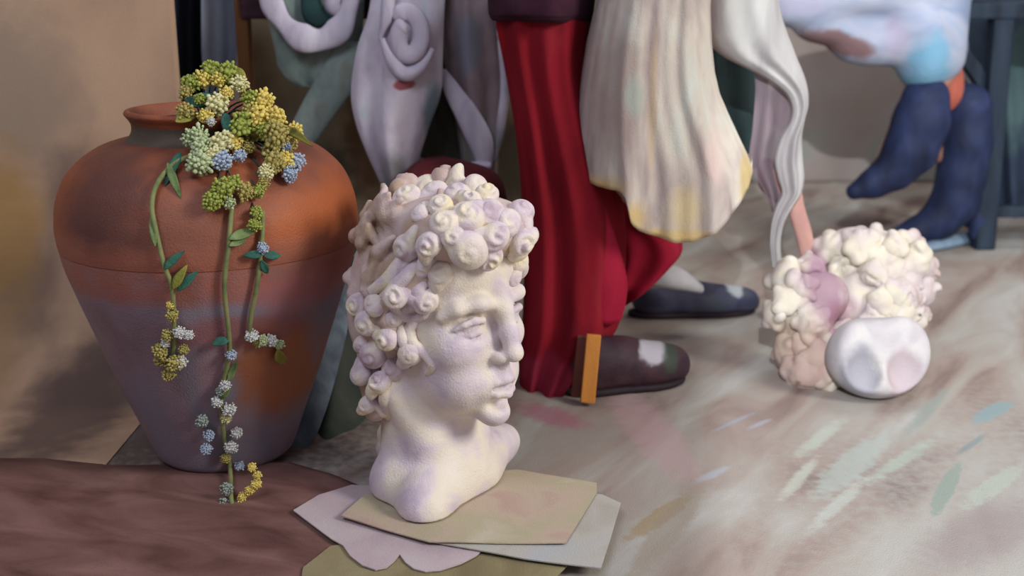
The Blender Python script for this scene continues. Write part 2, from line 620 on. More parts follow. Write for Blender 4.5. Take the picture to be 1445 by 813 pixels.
# ================================================================== THE JAR
JX, JY = P(303, 400, 1.62).x, 1.62
JB = Vector((JX, JY, 0.0085))
terra = mat('terracotta', [(92, 52, 42), (124, 70, 52), (146, 80, 52), (158, 90, 56)], scale=(7, 7, 9), rough=0.55, bump=0.2, spec=0.35, patches=[  # shading painted in: darker on the left, more orange on the lit right
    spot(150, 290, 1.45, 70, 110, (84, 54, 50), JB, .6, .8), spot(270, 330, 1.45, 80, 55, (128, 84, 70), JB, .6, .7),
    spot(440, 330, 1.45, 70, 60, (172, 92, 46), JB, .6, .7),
    ((0, 0, .325), 0, (.5, .5, .036), (150, 92, 74), .55, .85)])
mauve_tint = mat('mauve_reflection', [(122, 102, 108), (136, 118, 128), (128, 124, 138), (150, 114, 116)], scale=(6, 6, 5), rough=0.5, bump=0.2, spec=0.35, patches=[  # purple reflection painted into the colour of the lower half
    ((0, 0, .325), 0, (.5, .5, .036), (150, 92, 74), .55, .85), ((0, 0, .29), 0, (.5, .5, .022), (160, 92, 72), .6, .7), spot(385, 545, 1.45, 55, 80, (160, 92, 44), JB, .5, .85),
    spot(420, 425, 1.45, 60, 30, (170, 110, 112), JB, .6, .8), spot(330, 470, 1.45, 90, 25, (140, 78, 74), JB, .6, .7)])
inside = mat('jar_inside', [(54, 48, 42), (72, 66, 56)], rough=0.8)
jar = thing('terracotta_jar', 'big terracotta storage jar with mauve tinted lower half and flowers at its mouth', 'jar', JB)
pts_low = catmull([(.096, .0), (.104, .012), (.122, .062), (.143, .118), (.166, .186), (.187, .250), (.201, .295), (.2065, .325)], 50)
pts_up = catmull([(.2063, .322), (.2085, .336), (.2090, .355), (.205, .384), (.192, .416), (.170, .440), (.145, .456), (.122, .464), (.112, .466)], 50)
pts_neck = catmull([(.113, .463), (.106, .467), (.100, .473), (.097, .482), (.0975, .490)], 24)
pts_rim = catmull([(.0965, .487), (.100, .494), (.104, .499), (.106, .503), (.103, .507), (.097, .506), (.091, .496), (.089, .486)], 30)
pts_in = catmull([(.0895, .488), (.095, .462), (.15, .42), (.175, .38), (.18, .33), (.16, .28), (.06, .262), (.002, .26)], 30)
low_geo = lathe([tuple(q) for q in pts_low], JB)
up_geo = lathe([tuple(q) for q in pts_up], JB)
part('lower_body', low_geo, mauve_tint, jar, 'lower half painted with a mauve reflection')
part('shoulder', up_geo, terra, jar, 'orange brown upper half')
part('neck', lathe([tuple(q) for q in pts_neck], JB), mat('jar_neck', [(62, 52, 46), (80, 70, 60), (88, 84, 72)], scale=(9, 9, 9), rough=.6, bump=.2), jar, 'dark grey green neck')  # the neck's shade is put into this dark colour
part('rim', lathe([tuple(q) for q in pts_rim], JB), terra, jar)
part('inner_wall', lathe([tuple(q) for q in pts_in], JB), inside, jar, 'dark inside')
jar_tree = bvh(join(low_geo, up_geo))

# ================================================================== FLOWERS
flower_cols = {
    'yellow': [(188, 164, 66), (220, 200, 104), (236, 224, 150)], 'pale': [(190, 186, 128), (216, 212, 160), (236, 232, 196)],
    'green': [(110, 132, 60), (150, 162, 76), (190, 190, 96)], 'mint': [(128, 152, 108), (182, 196, 150), (222, 226, 190)],
    'olive': [(130, 120, 62), (168, 156, 88), (204, 194, 128)], 'white': [(170, 178, 176), (206, 208, 206), (226, 224, 216)],
    'blue': [(130, 148, 170), (164, 180, 200), (204, 210, 220)], 'grey': [(110, 126, 126), (146, 158, 150), (176, 182, 170)]}
flower_mats = {k: mat('blossom_' + k, v, scale=(90, 90, 90), rough=.8, bump=0) for k, v in flower_cols.items()}
stem_mat = mat('stem_green', [(84, 98, 62), (124, 132, 84), (142, 138, 92)], scale=(30, 30, 30), rough=.7, bump=0)
leaf_mats = {'teal': mat('leaf_teal', [(30, 66, 60), (44, 92, 80), (66, 112, 86)], scale=(40, 40, 40), rough=.6, bump=.2),
             'olive': mat('leaf_olive', [(96, 100, 40), (130, 130, 56), (160, 150, 70)], scale=(40, 40, 40), rough=.6, bump=.2),
             'green': mat('leaf_green', [(70, 96, 58), (104, 126, 76), (128, 146, 96)], scale=(40, 40, 40), rough=.6, bump=.2)}

def ico(sub):
    bm = bmesh.new()
    bmesh.ops.create_icosphere(bm, subdivisions=sub, radius=1)
    bm.verts.index_update()
    g = [v.co.copy() for v in bm.verts], [tuple(v.index for v in f.verts) for f in bm.faces]
    bm.free()
    return g
ICO = ico(1)

def blossom_geo(seed):
    """a rounded head of many small florets, about one unit in radius"""
    r = random.Random(seed)
    gs = [([v * 0.58 for v in ico(2)[0]], ico(2)[1])]
    for i in range(64):
        z = 1 - 2 * (i + .5) / 64
        a = i * 2.39996 + r.random() * .4
        q = math.sqrt(1 - z * z)
        d = Vector((q * math.cos(a), q * math.sin(a), z))
        c = d * (0.58 + .36 * r.random())
        s = .09 + .13 * r.random()
        M = d.to_track_quat('Z', 'Y').to_matrix()
        gs.append(([c + M @ Vector((v.x * s, v.y * s, v.z * s * 1.2)) for v in ICO[0]], ICO[1]))
    return join(*gs)

blossom_meshes = {}
for k in flower_mats:
    for s in range(2):
        blossom_meshes[(k, s)] = mesh_data('blossom', *blossom_geo(sum(map(ord, k)) % 7 + s * 13), flower_mats[k])

def blossom(parent, p, r, kind):
    o = bpy.data.objects.new('blossom', blossom_meshes[(kind, random.randrange(2))])
    C.objects.link(o)
    o.parent = parent
    o.location = Vector(p) - root_loc(parent)
    o.scale = (r * random.uniform(.9, 1.1), r * random.uniform(.85, 1.0), r * random.uniform(.85, 1.1))
    o.rotation_euler = (random.uniform(0, 6), random.uniform(0, 6), random.uniform(0, 6))

def leaf_geo(p, d, n, ln, w):
    """a pointed leaf blade with a folded midrib and thickness"""
    d = Vector(d).normalized()
    n = Vector(n)
    n = (n - d * n.dot(d)).normalized()
    s = d.cross(n)
    V, F = [], []
    N = 10
    for side in (1, -1):
        for i in range(N + 1):
            t = i / N
            hw = w * math.sin(PI * min(1, t * .96 + .02)) ** .8 * (1 - .35 * t)
            for j in (-1, -.5, 0, .5, 1):
                c = Vector(p) + d * (ln * t) + s * (hw * j) + n * (abs(j) * hw * .35 - .25 * ln * t * t + side * .0009)
                V.append(c)
    m = (N + 1) * 5
    for i in range(N):
        for j in range(4):
            a = i * 5 + j
            F.append((a, a + 1, a + 6, a + 5))
            F.append((a + m, a + 5 + m, a + 6 + m, a + 1 + m))
        F.append((i * 5, i * 5 + 5, i * 5 + 5 + m, i * 5 + m))
        F.append((i * 5 + 4, i * 5 + 4 + m, i * 5 + 9 + m, i * 5 + 9))
    return V, F

def on_jar(px, py, off):
    """a point that hangs just clear of the jar's surface along the photograph's ray"""
    loc, nrm = hit(jar_tree, px, py)
    if loc is not None and loc.y < JY:
        loc = loc + nrm * off
        if py < 690:
            return loc
    if py < 330:
        return P(px, py, JY - .16 + (230 - py) * .0007)
    if py > 560:
        return P(px, py, JY - .17 - (py - 560) * .00012)
    return P(px, py, JY - .15)

def leaf(parent, a, b, wpx, kind, off=.012):
    A, B = on_jar(*a, off), on_jar(*b, off)
    ln = max((B - A).length, .008)
    part('leaf', leaf_geo(A, B - A, Vector((.1, -1, .5)), ln, wpx * pxm(A)), leaf_mats[kind], parent)

bouquet = thing('yellow_flower_bunch', 'bunch of yellow and pale green blossoms drooping from the jar mouth', 'flowers', Vector((JX, JY, .30)))
bq = [(299, 99, 14, 'green'), (322, 104, 14, 'green'), (286, 112, 12, 'yellow'), (270, 117, 12, 'green'), (309, 112, 11, 'yellow'), (338, 118, 11, 'pale'),
      (262, 130, 10, 'olive'), (306, 147, 14, 'pale'), (290, 164, 10, 'yellow'), (298, 172, 6, 'white'), (262, 158, 12, 'olive'), (354, 140, 13, 'green'), (370, 142, 14, 'yellow'),
      (364, 167, 15, 'yellow'), (389, 167, 13, 'yellow'), (342, 176, 16, 'green'), (389, 190, 17, 'olive'), (411, 204, 12, 'yellow'), (405, 218, 9, 'olive'),
      (334, 207, 15, 'olive'), (356, 208, 15, 'olive'), (300, 204, 13, 'pale'), (280, 194, 14, 'mint'), (274, 216, 13, 'mint'), (284, 228, 13, 'mint'), (313, 222, 15, 'pale'),
      (328, 220, 12, 'yellow'), (283, 248, 16, 'mint'), (313, 243, 13, 'blue'), (300, 236, 12, 'pale'), (336, 233, 9, 'blue'), (379, 243, 15, 'olive'), (395, 240, 12, 'yellow'),
      (398, 221, 8, 'blue'), (411, 240, 10, 'blue'), (402, 256, 10, 'blue'), (370, 254, 10, 'pale'), (299, 289, 12, 'green'), (312, 276, 14, 'green'), (326, 268, 11, 'green'),
      (342, 278, 12, 'olive'), (360, 276, 9, 'green'), (368, 266, 7, 'olive'), (357, 302, 8, 'green'), (355, 318, 8, 'green'), (322, 290, 9, 'mint'), (380, 208, 10, 'yellow'),
      (375, 226, 9, 'olive'), (320, 132, 9, 'yellow'), (282, 142, 9, 'green'), (372, 184, 11, 'green'), (404, 232, 8, 'olive'), (348, 222, 9, 'olive'), (352, 156, 9, 'olive')]
gs = []
mouth = Vector((JX, JY + .02, .46))
for (px, py, r, k) in bq:
    p = on_jar(px, py, r * .0011 + .006)
    blossom(bouquet, p, r * pxm(p) * 1.28, k)
    mid = (mouth + p) / 2 + Vector((0, .0, .02))
    gs.append(tube([mouth, mid, p], [.0014, .0013, .001], n=6, samples=10))
part('stems', join(*gs), leaf_mats['teal'], bouquet)
for a, b, w, k in [((270, 150), (300, 130), 12, 'teal'), ((262, 140), (290, 150), 9, 'teal'), ((248, 172), (282, 156), 10, 'olive'), ((258, 226), (236, 262), 8, 'teal'),
                   ((240, 240), (254, 278), 7, 'green'), ((340, 196), (320, 172), 10, 'green'), ((318, 160), (322, 190), 9, 'teal'), ((332, 96), (346, 116), 9, 'olive'),
                   ((400, 196), (420, 180), 8, 'olive'), ((322, 336), (358, 322), 9, 'green')]:
    leaf(bouquet, a, b, w, k)

def sprig(name, label, stem_px, blooms, leaves, group=None):
    pts = [on_jar(px, py, .008) for px, py in stem_px]
    t = thing(name, label, 'flowers', pts[-1], group)
    part('stem', tube(pts, [.0032] * len(pts), n=8, samples=50), stem_mat, t)
    for (px, py, r, k) in blooms:
        p = on_jar(px, py, r * .0009 + .004)
        blossom(t, p, r * pxm(p) * 1.1, k)
    for a, b, w, k in leaves:
        leaf(t, a, b, w, k)
    return t

sprig('trailing_flower_sprig', 'left hanging sprig ending in a ball of pale blossoms on the jar', [(280, 225), (250, 236), (226, 262), (218, 290), (222, 320), (234, 370), (245, 405), (248, 470), (246, 520)],
      [(247, 437, 9, 'olive'), (243, 425, 6, 'yellow'), (240, 466, 9, 'olive'), (256, 462, 9, 'white'), (268, 466, 8, 'white'), (232, 487, 11, 'olive'), (250, 502, 13, 'olive'), (258, 503, 9, 'white'),
       (232, 502, 9, 'olive'), (243, 520, 10, 'olive'), (262, 486, 8, 'olive'), (238, 478, 7, 'white')],
      [((224, 345), (217, 300), 6, 'green'), ((236, 375), (258, 352), 7, 'teal'), ((248, 402), (262, 372), 8, 'olive'), ((254, 405), (276, 378), 8, 'teal')])
sprig('trailing_flower_sprig', 'longest sprig trailing past the jar foot with white and blue blossoms', [(326, 295), (322, 340), (316, 400), (322, 470), (322, 500), (312, 560), (316, 610), (324, 655), (326, 700), (330, 728)],
      [(324, 494, 8, 'blue'), (317, 536, 9, 'white'), (306, 560, 8, 'white'), (322, 569, 11, 'white'), (318, 582, 8, 'pale'), (287, 586, 9, 'grey'), (296, 606, 9, 'blue'), (332, 603, 9, 'white'), (325, 623, 9, 'white'),
       (293, 626, 8, 'blue'), (336, 650, 8, 'blue'), (320, 690, 9, 'grey'), (317, 712, 10, 'grey'), (330, 728, 8, 'grey'), (356, 660, 7, 'yellow'), (363, 671, 7, 'yellow'), (362, 683, 7, 'yellow'),
       (352, 692, 8, 'yellow'), (342, 702, 8, 'yellow'), (344, 716, 7, 'yellow'), (338, 731, 6, 'yellow'), (318, 640, 7, 'olive'), (310, 545, 7, 'grey')],
      [((322, 530), (330, 505), 6, 'green'), ((300, 478), (324, 470), 8, 'teal'), ((312, 555), (322, 540), 6, 'green'), ((322, 345), (345, 336), 6, 'green')])
sprig('trailing_flower_sprig', 'right hanging sprig with a blue flower among dark leaves on the jar', [(368, 300), (366, 345), (360, 400), (352, 440), (352, 470), (370, 474), (388, 482)],
      [(366, 348, 9, 'blue'), (352, 467, 9, 'white'), (366, 474, 9, 'mint'), (378, 474, 9, 'white'), (388, 480, 8, 'mint'), (360, 478, 7, 'olive')],
      [((366, 356), (342, 356), 7, 'teal'), ((368, 358), (392, 356), 8, 'teal'), ((364, 364), (374, 384), 7, 'teal'), ((386, 486), (394, 514), 10, 'olive')])

# ================================================================== PAPERS UNDER THE BUST
def paper(label, px, z, cols, curl, seed, patches=()):
    pts = [G(a, b, z) for a, b in px]
    c = sum(pts, Vector()) / len(pts)
    m = mat('paper_%d' % seed, cols, scale=(9, 9, 9), rough=.85, bump=.12, patches=patches)
    g = slab(pts, z, .0016, lambda x, y: curl * ((x - c.x) ** 2 + (y - c.y) ** 2) / .03 + .0004 * math.sin(40 * x + seed), cuts=2)
    return single('paper_sheet', g, m, Vector((c.x, c.y, z)), label, 'paper', 'loose papers under the bust', smooth=False)

paper('olive paper sheet lowest in the pile under the bust', [(428, 802), (466, 772), (600, 752), (700, 768), (800, 800), (770, 830), (690, 900), (560, 910), (420, 850)], .0095,
      [(112, 102, 74), (138, 128, 96), (150, 140, 108)], .0002, 1)
scal = [(414, 722), (450, 700), (496, 686), (560, 690), (650, 720), (700, 760), (672, 786), (650, 797), (621, 806), (600, 808), (584, 804), (572, 795), (564, 784), (556, 794), (545, 803), (530, 806),
        (512, 800), (494, 786), (484, 771), (468, 762)]
paper('pale lavender paper with a scalloped front edge under the bust', scal, .0125, [(164, 148, 154), (184, 168, 172), (192, 182, 182)], .0006, 2)
paper('grey paper sheet sticking out to the right beneath the top sheet', [(560, 735), (640, 700), (760, 690), (850, 700), (876, 712), (862, 760), (848, 804), (740, 790), (597, 764)], .0155,
      [(160, 154, 144), (176, 172, 164), (168, 172, 176)], .0006, 3)
paper('tan and green top paper sheet directly under the bust', [(481, 730), (515, 700), (600, 676), (730, 664), (842, 684), (842, 697), (798, 768), (700, 768), (605, 766), (540, 748)], .0188,
      [(172, 144, 132), (182, 164, 146), (172, 164, 136), (188, 178, 160)], .0007, 4)
PAPER_TOP = .0222

# ================================================================== PLASTER HEADS
plaster = mat('plaster', [(196, 180, 196), (216, 204, 208), (226, 216, 200), (230, 222, 210)], scale=(16, 16, 16), rough=.6, bump=.22, spec=.3)
plaster_hair = mat('plaster_hair', [(186, 166, 178), (212, 198, 204), (226, 216, 200), (228, 214, 176)], scale=(24, 24, 24), rough=.65, bump=.3, spec=.3)
plaster_shaded = mat('plaster_hair_shaded', [(156, 132, 112), (178, 154, 134), (196, 176, 172), (206, 190, 184)], scale=(14, 14, 14), rough=.7, bump=.3, spec=.3)  # browner copy of the hair plaster, shade of the back painted in

def head_field(neck, cell=.0125):
    """a classical head one unit tall: x forward, y to its left, z up, chin at 0, crown near .95"""
    f = Field((-.62, -.62, -.5), (.62, .62, 1.1), cell)
    f.ell((-.03, 0, .62), (.33, .295, .32), .03)
    f.ell((.145, 0, .70), (.225, .25, .2), .08)
    f.ell((.14, 0, .38), (.225, .25, .33), .08)
    f.ell((.12, 0, .17), (.235, .2, .15), .07)
    f.ell((-.02, 0, .26), (.2, .24, .16), .07)
    f.ell((.325, 0, .07), (.065, .075, .062), .06)
    for s in (1, -1):
        f.ell((.235, s * .165, .385), (.095, .085, .085), .06)
        f.ell((.22, s * .13, .22), (.11, .08, .1), .06)
    # eye sockets, brows, eyes
    for s in (1, -1):
        f.ell((.40, s * .125, .484), (.112, .086, .060), .035, 'cut')
        f.ell((.40, s * .055, .50), (.05, .04, .06), .04, 'cut')
    for s in (1, -1):
        f.chain([(.362, s * .045, .575), (.352, s * .12, .590), (.295, s * .195, .57), (.235, s * .235, .53)], [.028, .028, .024, .016], .035)
        f.ell((.276, s * .125, .484), (.060, .070, .050), .008)
        f.chain([(.318, s * .062, .484), (.345, s * .098, .512), (.343, s * .14, .518), (.318, s * .178, .503), (.285, s * .205, .48)], [.009, .015, .017, .014, .009], .008)
        f.chain([(.318, s * .064, .478), (.333, s * .10, .455), (.325, s * .145, .45), (.295, s * .19, .462)], [.007, .010, .010, .008], .008)
    # nose
    f.chain([(.350, 0, .62), (.380, 0, .54), (.408, 0, .45), (.428, 0, .378)], [.042, .036, .036, .040], .03)
    f.ell((.436, 0, .356), (.038, .040, .032), .025)
    for s in (1, -1):
        f.ell((.385, s * .046, .342), (.042, .023, .028), .018)
        f.ell((.398, s * .026, .314), (.022, .013, .014), .012, 'cut')
    f.chain([(.375, 0, .32), (.375, 0, .255)], [.026, .028], .03)
    # mouth
    f.ell((.330, 0, .212), (.062, .11, .075), .05)
    f.chain([(.320, -.098, .208), (.376, -.048, .228), (.394, -.014, .237), (.391, 0, .232), (.394, .014, .237), (.376, .048, .228), (.320, .098, .208)], [.006, .019, .022, .022, .022, .019, .006], .010)
    f.chain([(.322, -.085, .196), (.372, -.045, .178), (.390, 0, .172), (.372, .045, .178), (.322, .085, .196)], [.006, .023, .029, .023, .006], .012)
    f.chain([(.330, -.10, .205), (.388, -.045, .204), (.412, 0, .204), (.388, .045, .204), (.330, .10, .205)], [.008, .010, .011, .010, .008], .010, 'cut')
    f.ell((.380, 0, .122), (.045, .08, .022), .035, 'cut')
    # ears
    for s in (1, -1):
        f.chain([(-.01, s * .27, .40), (-.05, s * .295, .47), (-.04, s * .30, .54), (.02, s * .285, .56), (.05, s * .27, .52), (.04, s * .27, .44), (.01, s * .265, .375)], [.02, .022, .024, .022, .018, .02, .024], .015)
    neck(f)
    return f

# ---- the standing bust
HB = .298
yaw = math.radians(50)
fwd = Vector((math.sin(yaw), -math.cos(yaw), 0))
lft = Vector((math.cos(yaw), math.sin(yaw), 0))
upv = Vector((0, 0, 1))
chin = P(709, 597, 1.395)
HO = chin - fwd * (.37 * HB) - upv * (.03 * HB)
def frame_matrix(o, x, y, z, s):
    M = Matrix.Identity(4)
    for i, v in enumerate((x, y, z)):
        for j in range(3):
            M[j][i] = v[j] * s
    for j in range(3):
        M[j][3] = o[j]
    return M
MB = frame_matrix(HO, fwd, lft, upv, HB)
zb = (PAPER_TOP - HO.z) / HB
def bust_neck(f):
    f.cap((-.05, 0, .22), (-.06, .0, zb + .1), .225, .235, .05)
    f.ell((.0, .02, zb + .02), (.22, .30, .16), .08)
    f.cap((-.08, -.18, zb + .02), (.17, -.28, zb + .01), .09, .085, .08)
    f.cap((.16, -.29, zb + .01), (.10, .10, zb + .03), .085, .085, .08)
    f.cap((.10, .10, zb + .03), (.0, .44, zb + .07), .085, .06, .08)
    f.cap((-.14, .16, zb + .03), (.0, .44, zb + .05), .12, .06, .08)
    f.cap((0, .05, zb + .12), (.0, .34, zb + .06), .19, .09, .10)
    f.cap((0, 0, zb + .1), (.13, -.22, zb + .05), .2, .11, .09)
    f.cap((-.03, -.02, zb + .1), (-.08, -.20, zb + .05), .2, .12, .09)
    f.chain([(-.06, -.26, .16), (.06, -.14, -.1), (.12, -.03, zb + .08)], [.05, .05, .045], .08)
    f.chain([(-.06, .26, .16), (.06, .14, -.1), (.12, .03, zb + .08)], [.05, .05, .045], .08)
    f.plane((0, 0, zb), (0, 0, -1))
bf = head_field(bust_neck, .0085)
head_geo = xf(bf.mesh(), MB)
bust = thing('plaster_bust', 'white plaster bust with curly hair turned right, standing upright on papers', 'sculpture', Vector((HO.x, HO.y, PAPER_TOP)))
part('face', head_geo, plaster, bust, 'smooth white face and neck')

hf = Field((-.75, -.6, -.06), (.6, .6, 1.2), .012)
hf.ell((-.05, 0, .64), (.345, .33, .30), .03)
hf.ell((.18, 0, .86), (.255, .31, .14), .06)
hf.ell((.02, 0, .90), (.22, .24, .09), .07)
for s in (1, -1):
    hf.ell((-.14, s * .22, .47), (.18, .11, .24), .07)
    hf.ell((.07, s * .265, .66), (.10, .07, .10), .06)
hf.ell((-.23, 0, .38), (.16, .25, .22), .07)
hf.ell((-.18, -.22, .20), (.09, .08, .11), .05)
hf.cap((-.18, -.21, .22), (-.17, -.24, .03), .08, .055, .04)
for _ in range(150):
    a, z = rng.uniform(0, 2 * PI), rng.uniform(.2, .98)
    w = math.sqrt(max(.1, 1 - ((z - .62) / .42) ** 2))
    x, y = -.05 + .345 * w * math.cos(a), .325 * w * math.sin(a)
    if x < .1 or z > .86:
        b = rng.uniform(0, 2 * PI)
        t1_, t2_ = -math.sin(a) * math.cos(b) * .09, math.cos(a) * math.cos(b) * .09
        hf.chain([(x - t1_, y - t2_, z - .09 * math.sin(b)), (x * 1.06, y * 1.06, z), (x + t1_, y + t2_, z + .09 * math.sin(b))], [.015, .028, .015], .012)
hair_geo = xf(hf.mesh(), MB)
hair = part('hair', hair_geo, plaster_shaded, bust, 'wavy cap of hair')
hair_tree = bvh(join(hair_geo, head_geo))
bvh_hair_only, head_tree = bvh(hair_geo), bvh(head_geo)

def curl_geo(c, n, R, r, turns=2.0, a0=0.0, lift=.55, hand=1, wound=True):
    """a rounded knob of hair with a wound groove and a tapering tail"""
    n = n.normalized()
    u = n.orthogonal().normalized()
    v = n.cross(u)
    f = Field((-2.0, -2.0, -1.0), (2.0, 2.0, 1.5), .125)
    rr = random.Random(int(abs(c.x) * 1e5) + int(a0 * 1000))
    f.ell((0, 0, 0), (rr.uniform(.85, 1.05), rr.uniform(.8, 1.0), rr.uniform(.65, .95)), .1)
    tail = [(math.cos(a0) * q * 1.0 + .45 * math.sin(q * 1.3) * hand * -math.sin(a0), math.sin(a0) * q + .45 * math.sin(q * 1.3) * hand * math.cos(a0), .12 - .42 * q) for q in (.45, .75, 1.05, 1.3)]
    f.chain(tail, [.55, .5, .42, .28], .2)
    groove = []
    for i in range(22):
        t = i / 21
        a = a0 + .6 + hand * 2 * PI * 1.35 * t
        q = .86 * (1 - .86 * t)
        groove.append((q * math.cos(a), q * math.sin(a), .12 + .68 * math.sqrt(max(0, 1 - (q / .95) ** 2))))
    if wound:
        f.chain(groove, [.10] * 22, .14, 'cut')
    else:
        for q in range(5):
            b = a0 + q * 1.257 + rr.uniform(-.4, .4)
            e = rr.uniform(.55, 1.0)
            f.ell((e * math.cos(b), e * math.sin(b), rr.uniform(-.1, .35)), (rr.uniform(.38, .65), rr.uniform(.38, .65), rr.uniform(.35, .5)), .16)
        for q in range(3):
            b, e = rr.uniform(0, 6.28), rr.uniform(0, .5)
            f.cap((e * math.cos(b), e * math.sin(b), .85), (1.1 * math.cos(b + .7), 1.1 * math.sin(b + .7), .45), .10, .12, .12, 'cut')
    V, F = f.mesh()
    return [c + u * (q[0] * R) + v * (q[1] * R) + n * (q[2] * R) for q in V], F

def curl_at(parent, px, py, Rpx, seed, m, tree, dist=None, wound=True):
    loc, n = hit(tree, px, py)
    if loc is None:
        loc, n, _, _ = tree.find_nearest(P(px, py, dist))
        if n.y > 0:
            n = -n
    k = pxm(loc)
    n = (n + Vector((0, -.5, .1))).normalized()
    r = random.Random(seed)
    R = Rpx * k
    g = curl_geo(loc + n * (.12 * R), n, R * 1.05, R * .42, turns=r.uniform(.9, 1.5), a0=r.uniform(0, 6.28), lift=r.uniform(.3, .9), hand=r.choice((1, -1)), wound=wound)
    return part('curl', g, m, parent)

CURLS = [(645, 277, 21), (622, 293, 19), (664, 287, 19), (593, 303, 15), (627, 318, 23), (660, 308, 24), (690, 302, 22), (734, 300, 20), (714, 316, 22), (660, 352, 29),
         (622, 386, 18), (733, 340, 22), (745, 372, 19), (728, 366, 20), (697, 334, 22), (640, 336, 20), (690, 362, 20), (606, 345, 20), (604, 372, 18), (748, 352, 15), (724, 392, 13)]
for i, (a, b, R) in enumerate(CURLS):
    curl_at(hair, a, b, R, i + 5, plaster_hair, hair_tree, 1.40)
BACK = [(520, 455, 21), (527, 500, 20), (538, 540, 19), (545, 574, 17), (534, 608, 20), (548, 478, 19), (556, 520, 19), (506, 430, 17), (512, 486, 15), (520, 570, 15), (530, 430, 18), (556, 448, 15)]
for i, (a, b, R) in enumerate(BACK):
    curl_at(hair, a, b, R, i + 50, plaster_hair, hair_tree, 1.52)

def lock(parent, px, radii, m, tree, off=-.001):
    pts = []
    for a, b in px:
        loc, n = hit(tree, a, b)
        pts.append(loc + n * off if loc is not None else P(a, b, 1.45))
    k = pxm(pts[0])
    return part('lock', tube(pts, [q * k for q in radii], n=12, samples=30, flat=.7), m, parent)
lock(hair, [(522, 412), (545, 396), (562, 376), (580, 356), (598, 344)], [7, 11, 12, 12, 7], plaster_hair, hair_tree)
lock(hair, [(536, 420), (556, 404), (574, 388), (590, 366)], [6, 10, 10, 6], plaster_hair, hair_tree)
lock(hair, [(556, 418), (560, 438), (578, 448), (596, 444), (604, 430)], [7, 10, 10, 9, 5], plaster_hair, hair_tree)
lock(hair, [(590, 446), (578, 464), (582, 486), (600, 500), (610, 516), (602, 528)], [6, 9, 10, 9, 8, 5], plaster_hair, hair_tree)
lock(hair, [(600, 400), (590, 412), (584, 428), (570, 440)], [6, 10, 10, 6], plaster_hair, hair_tree)
lock(hair, [(566, 460), (570, 484), (584, 506)], [6, 9, 6], plaster_hair, hair_tree)
lock(hair, [(546, 545), (542, 565), (548, 590)], [7, 9, 6], plaster_hair, hair_tree)
# curls that fill the gaps of the front and side
fill = random.Random(3)
got = [hit(hair_tree, a, b)[0] for a, b, R in CURLS + BACK]
got = [q for q in got if q is not None]
for i in range(900):
    a, b = fill.uniform(500, 765), fill.uniform(258, 620)
    if a < 575 and b < 415:
        continue
    loc, n = hit(bvh_hair_only, a, b)
    if loc is None:
        continue
    q = MB.inverted() @ loc
    face, _ = hit(head_tree, a, b)
    if face is not None and (face - CAM).length < (loc - CAM).length:
        continue
    if any((loc - d).length < .031 for d in got):
        continue
    got.append(loc)
    curl_at(hair, a, b, fill.uniform(16, 22), i + 300, plaster_hair, hair_tree, 1.42)
# locks on the far and back sides
bk = random.Random(11)
cands = [i for i in range(len(hair_geo[0]))]
done = []
for _ in range(4000):
    p = hair_geo[0][bk.choice(cands)]
    q = MB.inverted() @ p
    if q.z < .18 or (q.x > .12 and q.z < .8):
        continue
    n = (p - (MB @ Vector((-.1, 0, .55)))).normalized()
    if n.dot((CAM - p).normalized()) > -.12:
        continue
    if any((p - d).length < .034 for d in done):
        continue
    done.append(p)
    if len(done) > 22:
        break
    part('curl', curl_geo(p + n * .002, n, .022, .0095, turns=1.6, a0=bk.uniform(0, 6), lift=.6, hand=bk.choice((1, -1))), plaster_shaded, hair)

# ---- the fallen head
HF = .203
nv = (G(1236, 540) - G(1225, 440))
ff = Vector((-.80, -.34, .50)).normalized()                       # the face looks left and up
fu = Vector((.60, .74, .10))
fu = (fu - ff * fu.dot(ff)).normalized()                          # the crown points away
fl = fu.cross(ff).normalized()
FB_ = Vector((G(1200, 492).x, G(1200, 492).y, 0))
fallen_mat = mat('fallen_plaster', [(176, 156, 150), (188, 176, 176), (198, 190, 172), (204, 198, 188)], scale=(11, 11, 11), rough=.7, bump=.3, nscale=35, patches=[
    spot(1163, 410, 1.95, 34, 58, (142, 108, 126), FB_, .6, .85), spot(1192, 456, 1.92, 26, 26, (150, 108, 124), FB_, .45, .8), spot(1125, 500, 1.95, 40, 50, (176, 146, 130), FB_, .6, .7)])  # mauve and brownish patches paint the shaded parts of the head
stump_mat = mat('fallen_neck', [(166, 160, 164), (182, 178, 180), (196, 192, 186)], scale=(14, 14, 14), rough=.65, bump=.15, nscale=35, patches=[
    spot(1203, 522, 1.84, 25, 38, (140, 140, 150), FB_, .4, .8, .09), spot(1262, 524, 1.84, 26, 36, (172, 156, 162), FB_, .4, .8, .09)])
def fallen_neck(f):
    f.ell((-.02, .22, .25), (.22, .2, .22), .08)
    f.ell((-.1, -.2, .3), (.26, .22, .3), .08)
    f.cap((-.05, 0, .25), (-.06, 0, .0), .2, .24, .06)
ffield = head_field(fallen_neck, .014)
FO = Vector((0, 0, 0))
MF = frame_matrix(FO, ff, fl, fu, HF)
g = xf(ffield.mesh(), MF)
hcap = Field((-.75, -.6, .0), (.6, .6, 1.25), .016)
hcap.ell((-.12, 0, .68), (.50, .42, .36), .03)
hcap.ell((.10, 0, .92), (.26, .30, .14), .07)
for s in (1, -1):
    hcap.ell((-.20, s * .28, .42), (.24, .14, .26), .07)
hcap.ell((-.40, 0, .36), (.18, .28, .24), .07)
for _ in range(110):
    a, z = rng.uniform(0, 2 * PI), rng.uniform(.2, 1.0)
    w = math.sqrt(max(0.05, 1 - ((z - .6) / .5) ** 2))
    x, y = -.12 + .50 * w * math.cos(a), .42 * w * math.sin(a)
    if x < .14 or z > .85:
        hcap.ell((x, y, z), (.085, .085, .075), .02)
